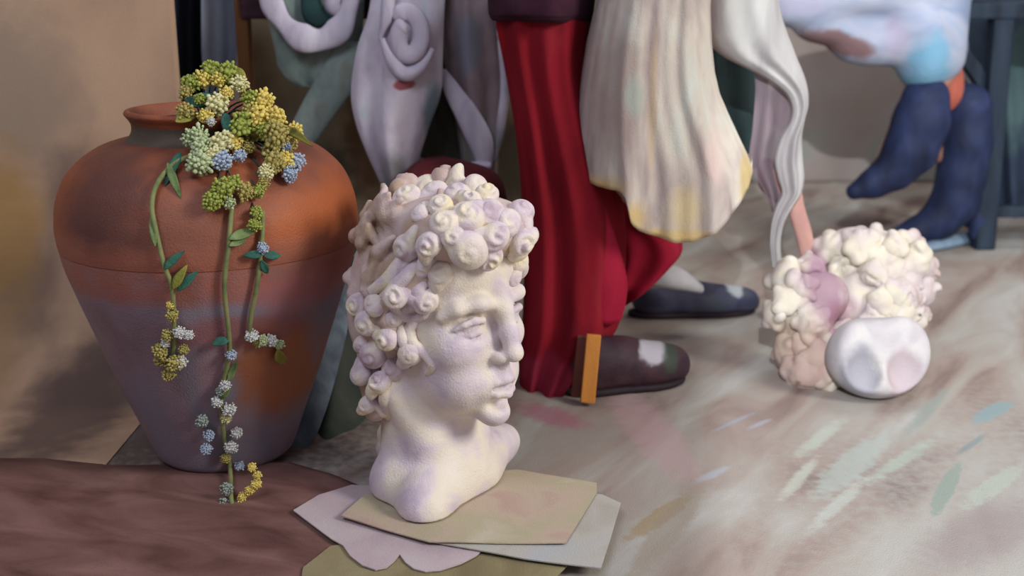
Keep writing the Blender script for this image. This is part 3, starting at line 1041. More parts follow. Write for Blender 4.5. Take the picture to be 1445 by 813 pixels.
gh = xf(hcap.mesh(), MF)
lowest = min(v.z for v in gh[0] + g[0])
target = G(1206, 494)
shift = Vector((target.x, target.y, -lowest + .001)) - Vector((0, 0, 0)) - fu * (.5 * HF)
shift.z = -lowest + .001
def mv(geo):
    return [v + shift for v in geo[0]], geo[1]
g, gh = mv(g), mv(gh)
fallen = thing('fallen_plaster_head', 'curly white plaster head lying on the grey floor, neck end toward us', 'sculpture', Vector((target.x, target.y, 0)))
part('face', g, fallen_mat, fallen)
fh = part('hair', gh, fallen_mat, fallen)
ft = bvh(join(g, gh))
fr = random.Random(21)
got = []
for i in range(1500):
    a, b = fr.uniform(1085, 1330), fr.uniform(335, 520)
    loc, n = hit(ft, a, b)
    if loc is None or len(got) > 60:
        continue
    q = MF.inverted() @ (loc - shift)
    if q.x > .2 and abs(q.y) < .24 and q.z < .8:
        continue
    if any((loc - d).length < .031 for d in got):
        continue
    got.append(loc)
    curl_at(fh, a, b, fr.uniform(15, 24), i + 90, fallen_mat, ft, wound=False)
hm = Field((-.16, -.12, -.02), (.16, .14, .26), .0045)
hm0 = P(1118, 440, 2.0)
hm0.z = 0
def hp_(px, py, Y):
    return P(px, py, Y) - hm0
hm.chain([hp_(1140, 384, 2.02), hp_(1124, 404, 2.0), hp_(1112, 434, 1.98)], [.018, .022, .024], .012)
hm.ell(hp_(1138, 450, 1.99), (.045, .05, .045), .02)
hm.ell(hp_(1148, 492, 1.97), (.045, .05, .042), .02)
hm.ell(hp_(1160, 515, 1.94), (.04, .04, .03), .02)
hm.ell(hp_(1158, 418, 2.0), (.05, .05, .045), .02)
hm.plane((0, 0, .002), (0, 0, -1), .002)
hg = hm.mesh()
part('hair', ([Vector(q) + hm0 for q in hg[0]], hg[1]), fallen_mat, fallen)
hg2 = ([Vector(q) + hm0 for q in hg[0]], hg[1])
ht2 = bvh(hg2)
got2 = []
for i in range(600):
    a, b = fr.uniform(1085, 1180), fr.uniform(350, 530)
    loc, n = hit(ht2, a, b)
    if loc is None or len(got2) > 16 or any((loc - d).length < .034 for d in got2) or (1146 < a < 1180 and 370 < b < 470):
        continue
    got2.append(loc)
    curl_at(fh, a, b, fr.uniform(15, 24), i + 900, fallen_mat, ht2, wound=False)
# the broad broken neck in two rounded lobes
sf = Field((-.14, -.14, -.14), (.14, .14, .14), .0035)
sf.ell((0, 0, 0), (.084, .075, .068), .012)
sf.ell((-.030, -.01, .016), (.050, .055, .052), .012)
sf.ell((.036, -.01, .020), (.048, .055, .054), .012)
sf.plane((0, -.046, .01), (.10, -1, .42), .016)
sf.ell((-.034, -.062, .002), (.032, .026, .046), .007, 'cut')
sf.ell((.038, -.058, .002), (.036, .026, .046), .007, 'cut')
sf.cap((.004, -.05, .07), (.0, -.02, .075), .008, .008, .01, 'cut')
sg = sf.mesh()
sc_ = P(1234, 530, 1.86)
lowz = min(v[2] for v in sg[0])
sc_.z = -lowz + .001
part('neck', ([Vector(v) + sc_ for v in sg[0]], sg[1]), stump_mat, fallen, 'broad pale neck end in two lobes')

# ================================================================== BEHIND THE JAR: CURTAINS, SCREEN, RACK OF CLOTHS
navy = mat('navy_curtain', [(26, 32, 42), (36, 44, 58), (48, 56, 74)], scale=(14, 14, 3), rough=.95, bump=.2)
single('dark_curtain', sheet([(-90, 225, 300, 2.38), (120, 228, 300, 2.38), (330, 230, 300, 2.38), (520, 232, 302, 2.38)], wave=((.02, 3, .3, 0),), thick=.01), navy,
       P(262, 520, 2.38), 'dark navy curtain in the gap beside the beige wall', 'curtain')
pale_blue = mat('pale_blue_curtain', [(112, 122, 142), (142, 152, 170), (158, 168, 184)], scale=(24, 24, 3), rough=.9, bump=.2)
single('pale_curtain', sheet([(-90, 284, 334, 2.33), (60, 284, 335, 2.33), (130, 288, 330, 2.33), (330, 290, 332, 2.33), (520, 290, 332, 2.33)], wave=((.014, 1.5, .3, 0),), thick=.01), pale_blue,
       P(310, 520, 2.33), 'pale blue grey curtain strip behind the yellow flowers', 'curtain')
screen_mat = mat('olive_screen', [(132, 110, 86), (160, 144, 116), (178, 164, 134), (150, 126, 98)], scale=(6, 6, 4), rough=.9, bump=.2,
    patches=[spot(520, 200, 2.6, 40, 90, (98, 62, 38), (0, 2.6, 0), .6, .8), spot(440, 250, 2.6, 60, 60, (70, 70, 60), (0, 2.6, 0), .6, .8), spot(420, 120, 2.6, 40, 90, (176, 164, 134), (0, 2.6, 0), .6, .7),
             spot(725, 230, 2.6, 40, 80, (60, 52, 44), (0, 2.6, 0), .6, .9), spot(620, 200, 2.6, 40, 60, (52, 58, 50), (0, 2.6, 0), .6, .9)])
scr = thing('folding_screen', 'olive brown screen standing behind the hanging cloths', 'screen', Vector((0, 2.62, 0)))
def pane(x0, x1, Y, name):
    a, b = P(x0, 100, Y).x, P(x1, 100, Y).x
    part(name, box((a, Y, .02), (b, Y + .025, 1.25)), screen_mat, scr, smooth=False)
pane(346, 540, 2.62, 'screen_panel')
pane(541, 700, 2.62, 'screen_panel')
pane(701, 880, 2.62, 'screen_panel')
for px in (352, 540, 701, 874):
    x = P(px, 100, 2.62).x
    part('foot', box((x - .02, 2.58, 0), (x + .02, 2.68, .03)), screen_mat, scr, smooth=False)
brown_wood = mat('brown_wood', [(70, 44, 24), (100, 64, 34), (112, 76, 44)], scale=(30, 30, 4), rough=.7, bump=.2)
purple_wood = mat('dark_purple_wood', [(40, 22, 32), (58, 34, 46), (70, 44, 54)], scale=(4, 30, 30), rough=.7, bump=.2)
RY = 2.30
rack = thing('clothes_rack', 'dark rail on brown posts with pale cloths hanging over it', 'rack', Vector((P(345, 60, RY).x, RY, 0)))
xa, xb = P(345, 60, RY).x, P(826, 60, RY).x
zr = P(700, 4, RY).z
part('rail', box((xa, RY - .025, zr - .03), (xb, RY + .025, zr + .04)), purple_wood, rack, 'dark purple rail', smooth=False)
part('post', box((xa - .012, RY - .018, 0), (xa + .012, RY + .018, zr + .1)), brown_wood, rack, smooth=False)
part('post', box((xb - .015, RY - .018, 0), (xb + .015, RY + .018, zr + .1)), purple_wood, rack, smooth=False)
for x in (xa, xb):
    part('foot', box((x - .02, RY - .08, 0), (x + .02, RY + .14, .03)), brown_wood, rack, smooth=False)

teal_grey = mat('teal_grey_cloth', [(98, 112, 108), (122, 138, 132), (142, 158, 152), (132, 136, 120)], scale=(12, 12, 8), rough=.9, bump=.3)
lav_white = mat('lavender_white_cloth', [(170, 160, 178), (198, 192, 208), (214, 210, 220)], scale=(20, 20, 8), rough=.85, bump=.3)
CY1 = 2.235
t1 = thing('teal_grey_cloth', 'grey green cloth with a lavender looped edge hanging from the rack', 'cloth', P(440, 150, CY1))
part('cloth', loft([(-95, 385, 520, 2.30, .055), (-40, 378, 516, 2.26, .045), (20, 376, 512, CY1, .03), (70, 386, 508, CY1, .03), (96, 392, 500, CY1, .028), (112, 404, 486, CY1, .024), (122, 420, 476, CY1, .018)],
     folds=((.12, 5, 0, 2), (.05, 9, 1, 1))), teal_grey, t1)
part('tail', tube([P(500, 70, CY1 - .03), P(478, 110, CY1 - .035), (P(452, 150, CY1 - .03)), P(428, 190, CY1 - .02), P(418, 206, CY1 - .01)], [.034, .036, .033, .028, .018], n=20, samples=40, flat=.35,
     flat_dir=(0, -1, 0)), teal_grey, t1)
part('looped_edge', tube([P(374, -30, CY1 - .05), P(384, 6, CY1 - .05), P(402, 34, CY1 - .055), P(426, 53, CY1 - .06), P(454, 56, CY1 - .06), P(478, 42, CY1 - .06), P(492, 14, CY1 - .055), P(500, -30, CY1 - .05)],
     [.012, .022, .017, .027, .020, .025, .016, .020], n=14, samples=70, flat=.38, flat_dir=(0, -1, 0)), lav_white, t1, 'lavender white looped edge')
part('dark_fold', tube([P(440, -40, CY1 - .035), P(438, 0, CY1 - .035), P(446, 22, CY1 - .04), P(468, 32, CY1 - .04)], [.01, .018, .022, .008], n=14, samples=30, flat=.4, flat_dir=(0, -1, 0)),
     mat('dark_teal_lining', [(34, 60, 60), (52, 80, 78)], rough=.9), t1, 'dark teal inner fold')
part('upper_fold', tube([P(478, -30, CY1 - .04), P(470, 6, CY1 - .05), P(486, 22, CY1 - .05)], [.012, .016, .006], n=12, samples=20, flat=.6, flat_dir=(0, -1, 0)), lav_white, t1)

CY1 = 2.15
t2 = thing('lavender_cloth', 'long pale lavender cloth with a knot, tapering downward behind the bust', 'cloth', P(562, 312, CY1))
lav2 = mat('lavender_cloth', [(170, 156, 172), (194, 186, 200), (208, 202, 214), (186, 198, 204)], scale=(14, 14, 9), rough=.85, bump=.3, patches=[
    spot(572, 119, CY1 - .05, 14, 7, (140, 52, 56), P(562, 312, CY1), .3, .9, .2), spot(562, 270, CY1 - .05, 34, 50, (112, 112, 110), P(562, 312, CY1), .6, .85, .2),
    spot(612, 175, CY1 - .05, 14, 60, (96, 132, 138), P(562, 312, CY1), .5, .8, .2)])
part('cloth', loft([(-95, 536, 630, 2.27, .06), (-40, 528, 630, 2.20, .05), (20, 520, 626, CY1 - .01, .045), (70, 504, 624, CY1 - .01, .05), (130, 496, 621, CY1 - .01, .05), (175, 503, 606, CY1 - .01, .048),
     (220, 520, 592, CY1 - .01, .042), (268, 541, 584, CY1 - .01, .032), (306, 551, 574, CY1 - .01, .018)], folds=((.10, 4, .5, 1.5), (.05, 7, 0, 1)), seed=2), lav2, t2)
kp = []
for i in range(20):
    a = -2.4 + i * .36
    q = 30 * (1 - i / 34)
    kp.append(P(575 + q * .8 * math.cos(a), 52 + q * 1.25 * math.sin(a), CY1 - .065 - i * .0006))
part('knot', tube(kp, [.006] + [.016] * 18 + [.008], n=12, samples=80, flat=.55, flat_dir=(0, -1, .1)), lav_white, t2, 'white spiral knot')
part('fold', tube([P(540, 55, CY1 - .065), P(552, 84, CY1 - .07), P(570, 104, CY1 - .068), P(592, 96, CY1 - .065), P(610, 70, CY1 - .06)], [.006, .012, .014, .011, .006], n=10, samples=30), lav_white, t2)
part('fold', tube([P(548, -30, CY1 - .055), P(546, 20, CY1 - .062), P(536, 56, CY1 - .06)], [.012, .012, .004], n=10, samples=30), lav_white, t2)

CY1 = 2.235
t3 = thing('mauve_grey_cloth', 'mauve grey cloth with white hem dabs hanging beside the red skirt', 'cloth', P(676, 246, CY1))
mauve = mat('mauve_cloth', [(116, 98, 100), (142, 126, 130), (166, 150, 158)], scale=(14, 14, 7), rough=.9, bump=.3, patches=[
    spot(660, 62, CY1 - .05, 20, 40, (122, 126, 140), P(676, 246, CY1), .5, .85, .2), spot(672, 205, CY1 - .05, 24, 40, (118, 120, 112), P(676, 246, CY1), .5, .8, .2)])
part('cloth', loft([(-95, 640, 686, 2.30, .06), (-40, 634, 690, 2.27, .06), (20, 628, 698, CY1, .05), (70, 626, 708, CY1, .05), (130, 634, 712, CY1, .048), (180, 644, 708, CY1, .045), (222, 650, 701, CY1, .04),
     (246, 654, 698, CY1, .032)], folds=((.12, 4, 1.5, 1.5), (.05, 7, 0, 1)), seed=5), mauve, t3)
part('edge_fold', tube([P(624, 100, CY1 - .055), P(640, 130, CY1 - .06), P(658, 160, CY1 - .06), P(678, 200, CY1 - .055), P(684, 232, CY1 - .05)], [.008, .017, .022, .024, .014], n=14, samples=40, flat=.5, flat_dir=(0, -1, 0)),
     lav_white, t3, 'pale folded edge')
part('edge_fold', tube([P(704, -20, CY1 - .02), P(708, 60, CY1 - .02), P(712, 120, CY1 - .02), P(706, 180, CY1 - .03), P(697, 226, CY1 - .04)], [.006, .009, .010, .009, .005], n=10, samples=40), lav2, t3, 'pale outer edge')
part('hem', tube([P(592, 226, CY1 - .04), P(606, 234, CY1 - .045), P(624, 236, CY1 - .04)], [.006, .010, .006], n=10, samples=20), lav_white, t3, 'white hem')
part('hem', tube([P(664, 232, CY1 - .055), P(678, 236, CY1 - .058), P(692, 233, CY1 - .055)], [.006, .011, .006], n=10, samples=20), lav_white, t3, 'white hem')
part('back_panel', loft([(-40, 610, 660, 2.27, .03), (120, 606, 660, 2.265, .03), (225, 590, 660, 2.255, .025), (238, 592, 660, 2.255, .02)], folds=((.1, 4, .2, 1),)),
     mat('shadow_green_cloth', [(52, 52, 46), (68, 70, 60), (84, 86, 76)], scale=(14, 14, 6), rough=.95), t3, 'dark green back panel')

dark_red = mat('dark_red_cloth', [(66, 20, 24), (88, 26, 32), (100, 34, 38)], scale=(12, 12, 6), rough=.9, bump=.3)
single('dark_red_drapery', loft([(226, 596, 640, 2.10, .05), (246, 568, 700, 2.08, .09), (300, 540, 716, 2.06, .11), (400, 532, 722, 2.04, .12), (500, 530, 722, 2.02, .13), (530, 530, 722, 2.02, .13)],
       folds=((.10, 5, .7, 1.5), (.05, 11, 0, 1)), seed=8), dark_red, P(640, 520, 2.02), 'dark crimson drapery heaped behind the bust', 'drapery')

# ================================================================== THE STANDING PERSON IN RED
SX = P(790, 500, 1.98).x
p1 = thing('person', 'standing person in a long red skirt with a cream cloak and dark pointed slippers', 'person', Vector((SX + .05, 2.02, 0)))
skin = mat('skin', [(176, 128, 108), (196, 150, 128)], scale=(10, 10, 10), rough=.6, bump=0)
b1 = Field((-.35, 1.6, .0), (.6, 2.5, 1.25), .02)
hipz = .88
fA, fB = G(835, 545), G(945, 440)
for fo, hx in ((fA, .09), (fB, .25)):
    an = Vector((fo.x - .03, fo.y + .01, .08))
    kn = Vector((hx * .6 + fo.x * .4 - .02, 2.06, .47))
    hp = Vector((hx, 2.12, hipz))
    b1.chain([an, kn, hp], [.030, .042, .07], .03)
    b1.cap(an - Vector((.0, 0, .03)), (an.x + .09, an.y - .02, .05), .032, .022, .02)
b1.ell((.17, 2.12, .92), (.17, .12, .14), .06)
b1.ell((.17, 2.12, 1.06), (.14, .10, .16), .06)
part('body', b1.mesh(), skin, p1)
part('jacket_hem', loft([(-170, 686, 862, 2.08, .155), (-60, 686, 848, 2.06, .155), (8, 688, 838, 2.04, .155), (22, 690, 836, 2.04, .150), (28, 694, 834, 2.04, .138)], folds=((.05, 5, .9, 1.2),), seed=4),
     mat('dark_purple_jacket', [(40, 22, 32), (58, 34, 46), (74, 40, 52)], scale=(12, 12, 12), rough=.95, spec=.1, patches=[]), p1, 'dark purple jacket hem')
red = mat('red_skirt', [(96, 20, 30), (118, 24, 34), (132, 28, 40), (138, 40, 50)], scale=(9, 9, 3), rough=.95, spec=.08, bump=.25, patches=[
    spot(700, 90, 1.9, 10, 60, (170, 20, 24), (SX + .05, 2.02, 0), .5, .8, .5), spot(770, 530, 1.88, 40, 30, (150, 50, 72), (SX + .05, 2.02, 0), .6, .7, .5)])
part('skirt', loft([(-170, 690, 860, 2.08, .13), (-60, 692, 850, 2.06, .13), (25, 698, 835, 2.04, .13), (100, 712, 830, 2.03, .12), (200, 728, 850, 2.01, .12), (300, 736, 880, 2.00, .12), (400, 738, 880, 1.98, .11),
     (455, 736, 872, 1.97, .11), (500, 732, 840, 1.96, .10), (545, 732, 806, 1.95, .09), (562, 732, 800, 1.95, .085)], folds=((.07, 5, .9, 1.2), (.035, 11, .2, .8)), n=160, seed=4), red, p1, 'long red skirt')
bright = mat('bright_red_cloth', [(126, 22, 38), (146, 26, 50), (160, 36, 58)], scale=(12, 12, 6), spec=.1, rough=.9, bump=.2, patches=[])
part('skirt_lobe', loft([(230, 836, 862, 2.16, .06), (260, 838, 872, 2.15, .08), (300, 850, 905, 2.14, .09), (325, 858, 952, 2.13, .10), (350, 862, 962, 2.12, .10), (375, 862, 944, 2.11, .09), (400, 858, 915, 2.10, .08),
     (420, 856, 890, 2.10, .05)], folds=((.08, 5, .3, 1),), seed=6), bright, p1, 'bright red lifted fold of the skirt')
part('skirt_fold', tube([P(822, 230, 1.925), P(838, 320, 1.905), (P(852, 400, 1.89)), P(856, 452, 1.88)], [.010, .030, .040, .026], n=18, samples=40, flat=.45, flat_dir=(0, -1, 0)), bright, p1)
cream = mat('cream_cloak', [(154, 138, 136), (180, 168, 162), (200, 192, 180), (200, 204, 194)], scale=(17, 17, 5), rough=.85, bump=.3, patches=[
    spot(846, 256, 1.9, 34, 14, (198, 168, 108), (SX + .05, 2.02, 0), .9, .8), spot(890, 296, 1.9, 18, 22, (204, 174, 112), (SX + .05, 2.02, 0), .8, .8), spot(958, 290, 1.9, 22, 40, (210, 190, 136), (SX + .05, 2.02, 0), .9, .7), spot(945, 322, 1.9, 70, 10, (204, 176, 112), (SX + .05, 2.02, 0), .8, .8),
    spot(1052, 250, 1.9, 14, 34, (190, 168, 110), (SX + .05, 2.02, 0), .6, .8), spot(870, 120, 1.9, 36, 90, (150, 132, 126), (SX + .05, 2.02, 0), .6, .7),
    spot(915, 150, 1.9, 6, 90, (196, 172, 138), (SX + .05, 2.02, 0), .5, .6), spot(890, 130, 1.9, 14, 30, (160, 172, 162), (SX + .05, 2.02, 0), .6, .7),
    spot(1000, 215, 1.9, 16, 40, (214, 188, 180), (SX + .05, 2.02, 0), .6, .6)])
def hemmed(edges, hem, py0, Y, hd, m=70, n=200, folds=(), flare=.02):
    """A garment hanging from above whose lower edge follows a line. edges: (py, x_left, x_right); hem: (share of the width, py)."""
    ep = [e[0] for e in edges]
    hu, hp = [h[0] for h in hem], [h[1] for h in hem]
    V, F = [], []
    for i in range(m):
        t = i / (m - 1)
        for k in range(n):
            th = 2 * PI * k / n
            u = .5 + .5 * math.cos(th)
            py = py0 + (float(np.interp(u, hu, hp)) - py0) * t
            xl, xr = float(np.interp(py, ep, [e[1] for e in edges])), float(np.interp(py, ep, [e[2] for e in edges]))
            fo = sum(a * math.sin(fr * th + ph + dr * t) * (.3 + .7 * t) for (a, fr, ph, dr) in folds)
            p = P(xl + (xr - xl) * u, py, Y)
            si = math.sin(th)
            y = math.copysign(abs(si) ** .8, si) * (hd + flare * t) * (1 + fo) 
            V.append(Vector((p.x, Y + y, p.z)))
    for i in range(m - 1):
        for k in range(n):
            F.append((i * n + k, i * n + (k + 1) % n, (i + 1) * n + (k + 1) % n, (i + 1) * n + k))
    F.append(tuple(range(n - 1, -1, -1)))
    # the hem turns in and up to a dark inside
    o = len(V)
    for k in range(n):
        q = V[(m - 1) * n + k]
        V.append(Vector((q.x, Y + (q.y - Y) * .80, q.z + .004)))
    for k in range(n):
        q = V[(m - 1) * n + k]
        V.append(Vector((q.x, Y + (q.y - Y) * .70, q.z + .018)))
    for k in range(n):
        a, b = (m - 1) * n + k, (m - 1) * n + (k + 1) % n
        F.append((a, b, o + (k + 1) % n, o + k))
        F.append((o + k, o + (k + 1) % n, o + n + (k + 1) % n, o + n + k))
    F.append(tuple(o + n + k for k in range(n)))
    return V, F
cl = part('cloak', hemmed([(-170, 862, 1010), (-60, 852, 1004), (10, 840, 1000), (60, 828, 1002), (100, 822, 1006), (130, 818, 1013), (160, 814, 1026), (190, 811, 1040), (215, 810, 1052), (236, 811, 1059), (330, 813, 1062)],
    [(0, 238), (.03, 246), (.12, 252), (.22, 254), (.25, 262), (.275, 296), (.32, 306), (.40, 314), (.52, 323), (.62, 320), (.74, 306), (.86, 282), (.95, 256), (1, 232)], -170, 1.95, .10,
    folds=((.09, 6, .3, 1.5), (.035, 13, 1.1, 1.8), (.02, 27, .4, .5))), cream, p1, 'cream cloak with a yellow hem')

P1B = Vector(p1.location)
shoe_mat = mat('dark_slipper', [(48, 34, 44), (66, 46, 54), (80, 56, 58)], scale=(20, 20, 20), rough=.6, bump=.2, nscale=40, patches=[
    spot(930, 513, 1.82, 20, 17, (176, 172, 180), P1B, .3, .95), spot(955, 525, 1.82, 12, 22, (56, 70, 58), P1B, .5, .8), spot(858, 515, 1.82, 24, 40, (44, 28, 38), P1B, .5, .7)])  # greenish toe shadow painted into the slipper's colour
shoe_blue = mat('dark_blue_slipper', [(52, 54, 72), (70, 70, 92), (76, 84, 88)], scale=(20, 20, 20), rough=.6, bump=.2, nscale=40, patches=[spot(1050, 418, 2.27, 13, 14, (176, 182, 186), P1B, .35, .95)])
sole_mat = mat('dark_sole', [(36, 26, 34), (50, 38, 44)], rough=.7)
patch_mat = mat('pale_vamp', [(168, 166, 172), (186, 186, 188)], scale=(20, 20, 20), rough=.7, bump=.2)
orange_wood = mat('orange_strap', [(176, 112, 48), (196, 132, 60)], scale=(20, 20, 6), rough=.6, bump=.2)
def shoe(heel_px, toe_px, h_heel, h_toe, w, m, nm, label):
    a, b = G(*heel_px), G(*toe_px)
    d = (b - a)
    d.z = 0
    L = d.length
    d.normalize()
    s = Vector((-d.y, d.x, 0))
    f = Field((-.06, -.08, -.02), (L + .05, .08, .20), .004)
    f.ell((L * .16, 0, h_heel * .48), (L * .17, w * .46, h_heel * .52), .02)
    f.ell((L * .42, 0, h_heel * .42), (L * .26, w * .50, h_heel * .44), .03)
    f.ell((L * .72, 0, h_toe * .5), (L * .27, w * .55, h_toe * .52), .03)
    f.ell((L * .95, 0, h_toe * .38), (L * .09, w * .26, h_toe * .34), .03)
    f.plane((0, 0, .010), (0, 0, -1), .003)
    M = frame_matrix(a, d, s, Vector((0, 0, 1)), 1)
    o = part(nm, xf(f.mesh(), M), m, p1, label)
    sf2 = Field((-.06, -.08, -.01), (L + .06, .08, .03), .004)
    sf2.ell((L * .25, 0, .007), (L * .29, w * .46, .02), .02)
    sf2.ell((L * .68, 0, .007), (L * .34, w * .54, .02), .03)
    sf2.plane((0, 0, .013), (0, 0, 1), .002)
    sf2.plane((0, 0, .0015), (0, 0, -1), .002)
    part('sole', xf(sf2.mesh(), M), sole_mat, o)
    return o, M, L
s1, M1, L1 = shoe((800, 556), (962, 536), .11, .075, .085, shoe_mat, 'slipper', 'dark purple slipper with an orange strap')
part('strap', bar(P(838, 472, 1.83), G(829, 573, .0015) + Vector((0, .0, .006)), .024, .012), orange_wood, s1, 'upright orange strap', smooth=False)
part('strap', bar(P(822, 474, 1.845), P(812, 560, 1.83), .016, .010), mat('red_brown_strap', [(98, 56, 48), (118, 66, 56)], rough=.7), s1, 'red brown strap', smooth=False)
s2, M2, L2 = shoe((892, 446), (1062, 440), .085, .060, .085, shoe_blue, 'slipper', 'dark blue slipper with a pale vamp')
part('sock', tube([P(902, 404, 2.24), P(930, 392, 2.225), P(958, 394, 2.22), P(990, 408, 2.23)], [.012, .028, .030, .012], n=18, samples=40, flat=.6, flat_dir=(0, -.4, 1)), patch_mat, s2, 'pale grey vamp')

# ================================================================== GAUZE VEIL AND WHAT HANGS BEHIND IT
VY = 2.12
veil = thing('gauze_veil', 'white gauze veil trailing from the cream cloak down to the fallen head', 'veil', P(1105, 400, VY))
veil_mat = mat('veil_white', [(158, 152, 154), (180, 178, 178), (196, 196, 194)], scale=(18, 18, 5), rough=.9, spec=.1, bump=.25, alpha=.85)
sheer_mat = mat('veil_sheer', [(140, 122, 132), (166, 150, 158)], scale=(18, 18, 5), rough=.9, bump=.1, alpha=.5)
part('gauze', loft([(-170, 985, 1085, VY, .05), (-60, 985, 1092, VY, .05), (10, 986, 1100, VY, .05), (45, 992, 1110, VY, .045), (66, 1004, 1118, VY, .04), (82, 1024, 1124, VY, .035), (96, 1052, 1130, VY, .03), (112, 1082, 1136, VY, .026),
     (130, 1106, 1140, VY, .022), (150, 1116, 1140, VY, .020), (170, 1114, 1135, VY, .020), (195, 1100, 1131, VY, .020), (225, 1092, 1132, VY, .020), (250, 1096, 1134, VY, .02), (272, 1102, 1130, VY, .018), (292, 1094, 1118, VY, .015), (315, 1088, 1106, VY, .012),
     (345, 1086, 1101, VY, .010), (378, 1090, 1104, VY, .008)], folds=((.10, 5, .2, 3), (.05, 9, .2, 2)), m=150, seed=9), veil_mat, veil, 'white gathered gauze')
part('sheer_panel', sheet([(86, 1060, 1126, VY + .02), (120, 1066, 1130, VY + .02), (180, 1062, 1124, VY + .02), (230, 1058, 1124, VY + .02), (270, 1078, 1120, VY + .02), (300, 1090, 1108, VY + .02)], wave=((.008, 2, 0, 2),), thick=.003),
     sheer_mat, veil, 'mauve see-through panel')
rib = thing('pink_ribbon', 'pink cloth strip hanging beside the veil above the fallen head', 'cloth', P(1148, 366, VY + .02))
pink = mat('pink_cloth', [(164, 122, 116), (184, 142, 132), (192, 156, 148)], scale=(14, 14, 8), rough=.85, bump=.2)
part('strip', tube([P(1098, 236, VY + .03), P(1112, 262, VY + .03), P(1124, 296, VY + .02), P(1134, 330, VY + .02), P(1142, 368, VY + .02)], [.014, .022, .016, .016, .014], n=16, samples=50, flat=.45, flat_dir=(0, -1, 0)), pink, rib)
part('upper_fold', tube([P(1078, 228, VY + .04), P(1092, 254, VY + .04), P(1104, 282, VY + .04)], [.014, .03, .014], n=16, samples=30, flat=.4, flat_dir=(0, -1, 0)), mat('mauve_pink_cloth', [(126, 92, 96), (146, 108, 110)], rough=.9), rib, 'mauve upper fold')
teal_dark = mat('dark_teal_cloth', [(36, 48, 50), (50, 66, 68), (62, 80, 80)], scale=(12, 12, 5), rough=.95, bump=.2)
single('dark_teal_cloth', loft([(-120, 1000, 1080, 2.42, .04), (60, 1000, 1080, 2.42, .04), (130, 1002, 1084, 2.42, .04), (190, 1016, 1080, 2.42, .035), (236, 1036, 1072, 2.42, .02)], folds=((.12, 4, 0, 1),)), teal_dark,
       P(1040, 236, 2.42), 'dark teal cloth hanging in the gap between cloak and veil', 'cloth')

# ================================================================== SEATED PERSON IN BLUE, BENCH
BY = 2.97
bench_mat = mat('dark_blue_wood', [(24, 34, 46), (36, 48, 62), (46, 60, 74)], scale=(20, 20, 4), rough=.7, bump=.2)
bench = thing('bench', 'tall dark blue bench with straight legs and a diagonal brace', 'bench', Vector((P(1420, 330, BY).x, BY + .1, 0)))
zs = P(1400, 14, BY).z
xL, xR = P(1200, 20, BY).x, P(1316, 20, BY).x + .72
part('seat', box((xL - .02, BY - .02, zs - .022), (xR, BY + .34, zs + .018)), bench_mat, bench, smooth=False)
xleg = P(1402, 150, BY).x
part('leg', bar((xleg, BY + .01, zs - .02), (xleg + .015, BY + .01, 0), .052, .05), bench_mat, bench, smooth=False)
part('leg', bar((xR - .04, BY + .01, zs - .02), (xR - .03, BY + .01, 0), .05, .05), bench_mat, bench, smooth=False)
part('leg', bar((xleg, BY + .30, zs - .02), (xleg + .015, BY + .30, 0), .05, .05), bench_mat, bench, smooth=False)
part('leg', bar((xR - .04, BY + .30, zs - .02), (xR - .03, BY + .30, 0), .05, .05), bench_mat, bench, smooth=False)
part('brace', bar(P(1322, 24, BY + .03), P(1398, 132, BY + .03), .035, .03), bench_mat, bench, smooth=False)
part('brace', bar(P(1326, 52, BY + .06), P(1386, 132, BY + .06), .03, .02), mat('grey_wood', [(98, 98, 106), (116, 114, 122)], rough=.8), bench, 'grey diagonal brace', smooth=False)
part('stretcher', bar((xleg, BY + .01, .10), (xR - .04, BY + .01, .10), .03, .03), bench_mat, bench, smooth=False)
part('stretcher', bar((xleg + .02, BY + .02, .05), (xleg + .02, BY + .30, .05), .03, .03), bench_mat, bench, smooth=False)
navy2 = mat('navy_drape', [(34, 44, 62), (50, 62, 82), (62, 76, 94)], scale=(7, 7, 4), rough=.95, bump=.25, patches=[
    spot(1436, 120, 3.42, 26, 80, (86, 112, 112), P(1400, 300, 3.42), .5, .8, .3), spot(1360, 40, 3.42, 30, 40, (74, 90, 112), P(1400, 300, 3.42), .5, .7, .3), spot(1360, 240, 3.42, 40, 90, (32, 36, 52), P(1400, 300, 3.42), .5, .8, .3)])
single('navy_drape', sheet([(-90, 1306, 1620, 3.42), (60, 1316, 1620, 3.42), (160, 1330, 1620, 3.42), (260, 1340, 1620, 3.42), (309, 1346, 1620, 3.42)], wave=((.03, 5, 0, 1), (.01, 11, 1, 1)), thick=.012, n=90), navy2,
       P(1400, 300, 3.42), 'dark navy drape hanging behind the bench', 'drape')

p2 = thing('person', 'seated person in a pale blue skirt, coral stockings and dark navy boots', 'person', Vector((P(1330, 345, BY).x, BY, 0)))
b2 = Field((.85, 2.6, 0), (1.75, 3.4, 1.15), .02)
kneeA, kneeB = P(1318, 96, 2.90), P(1322, 84, 3.0)
hipA, hipB = Vector((1.06, 3.04, .78)), Vector((1.08, 3.18, .78))
ankA, ankB = P(1240, 256, 2.88), P(1352, 290, BY)
for h_, k_, a_ in ((hipA, kneeA, ankA), (hipB, kneeB, ankB)):
    b2.chain([h_, k_, a_], [.075, .05, .03], .03)
b2.chain([ankA, P(1212, 266, 2.88)], [.028, .02], .02)
b2.chain([ankB, P(1290, 328, BY)], [.028, .02], .02)
b2.ell((1.07, 3.11, .79), (.13, .15, .11), .05)
b2.ell((1.08, 3.11, .94), (.10, .14, .18), .05)
part('body', b2.mesh(), skin, p2)
coral = mat('coral_stocking', [(160, 84, 70), (178, 98, 82), (188, 110, 94)], scale=(20, 20, 10), rough=.8, bump=.2)
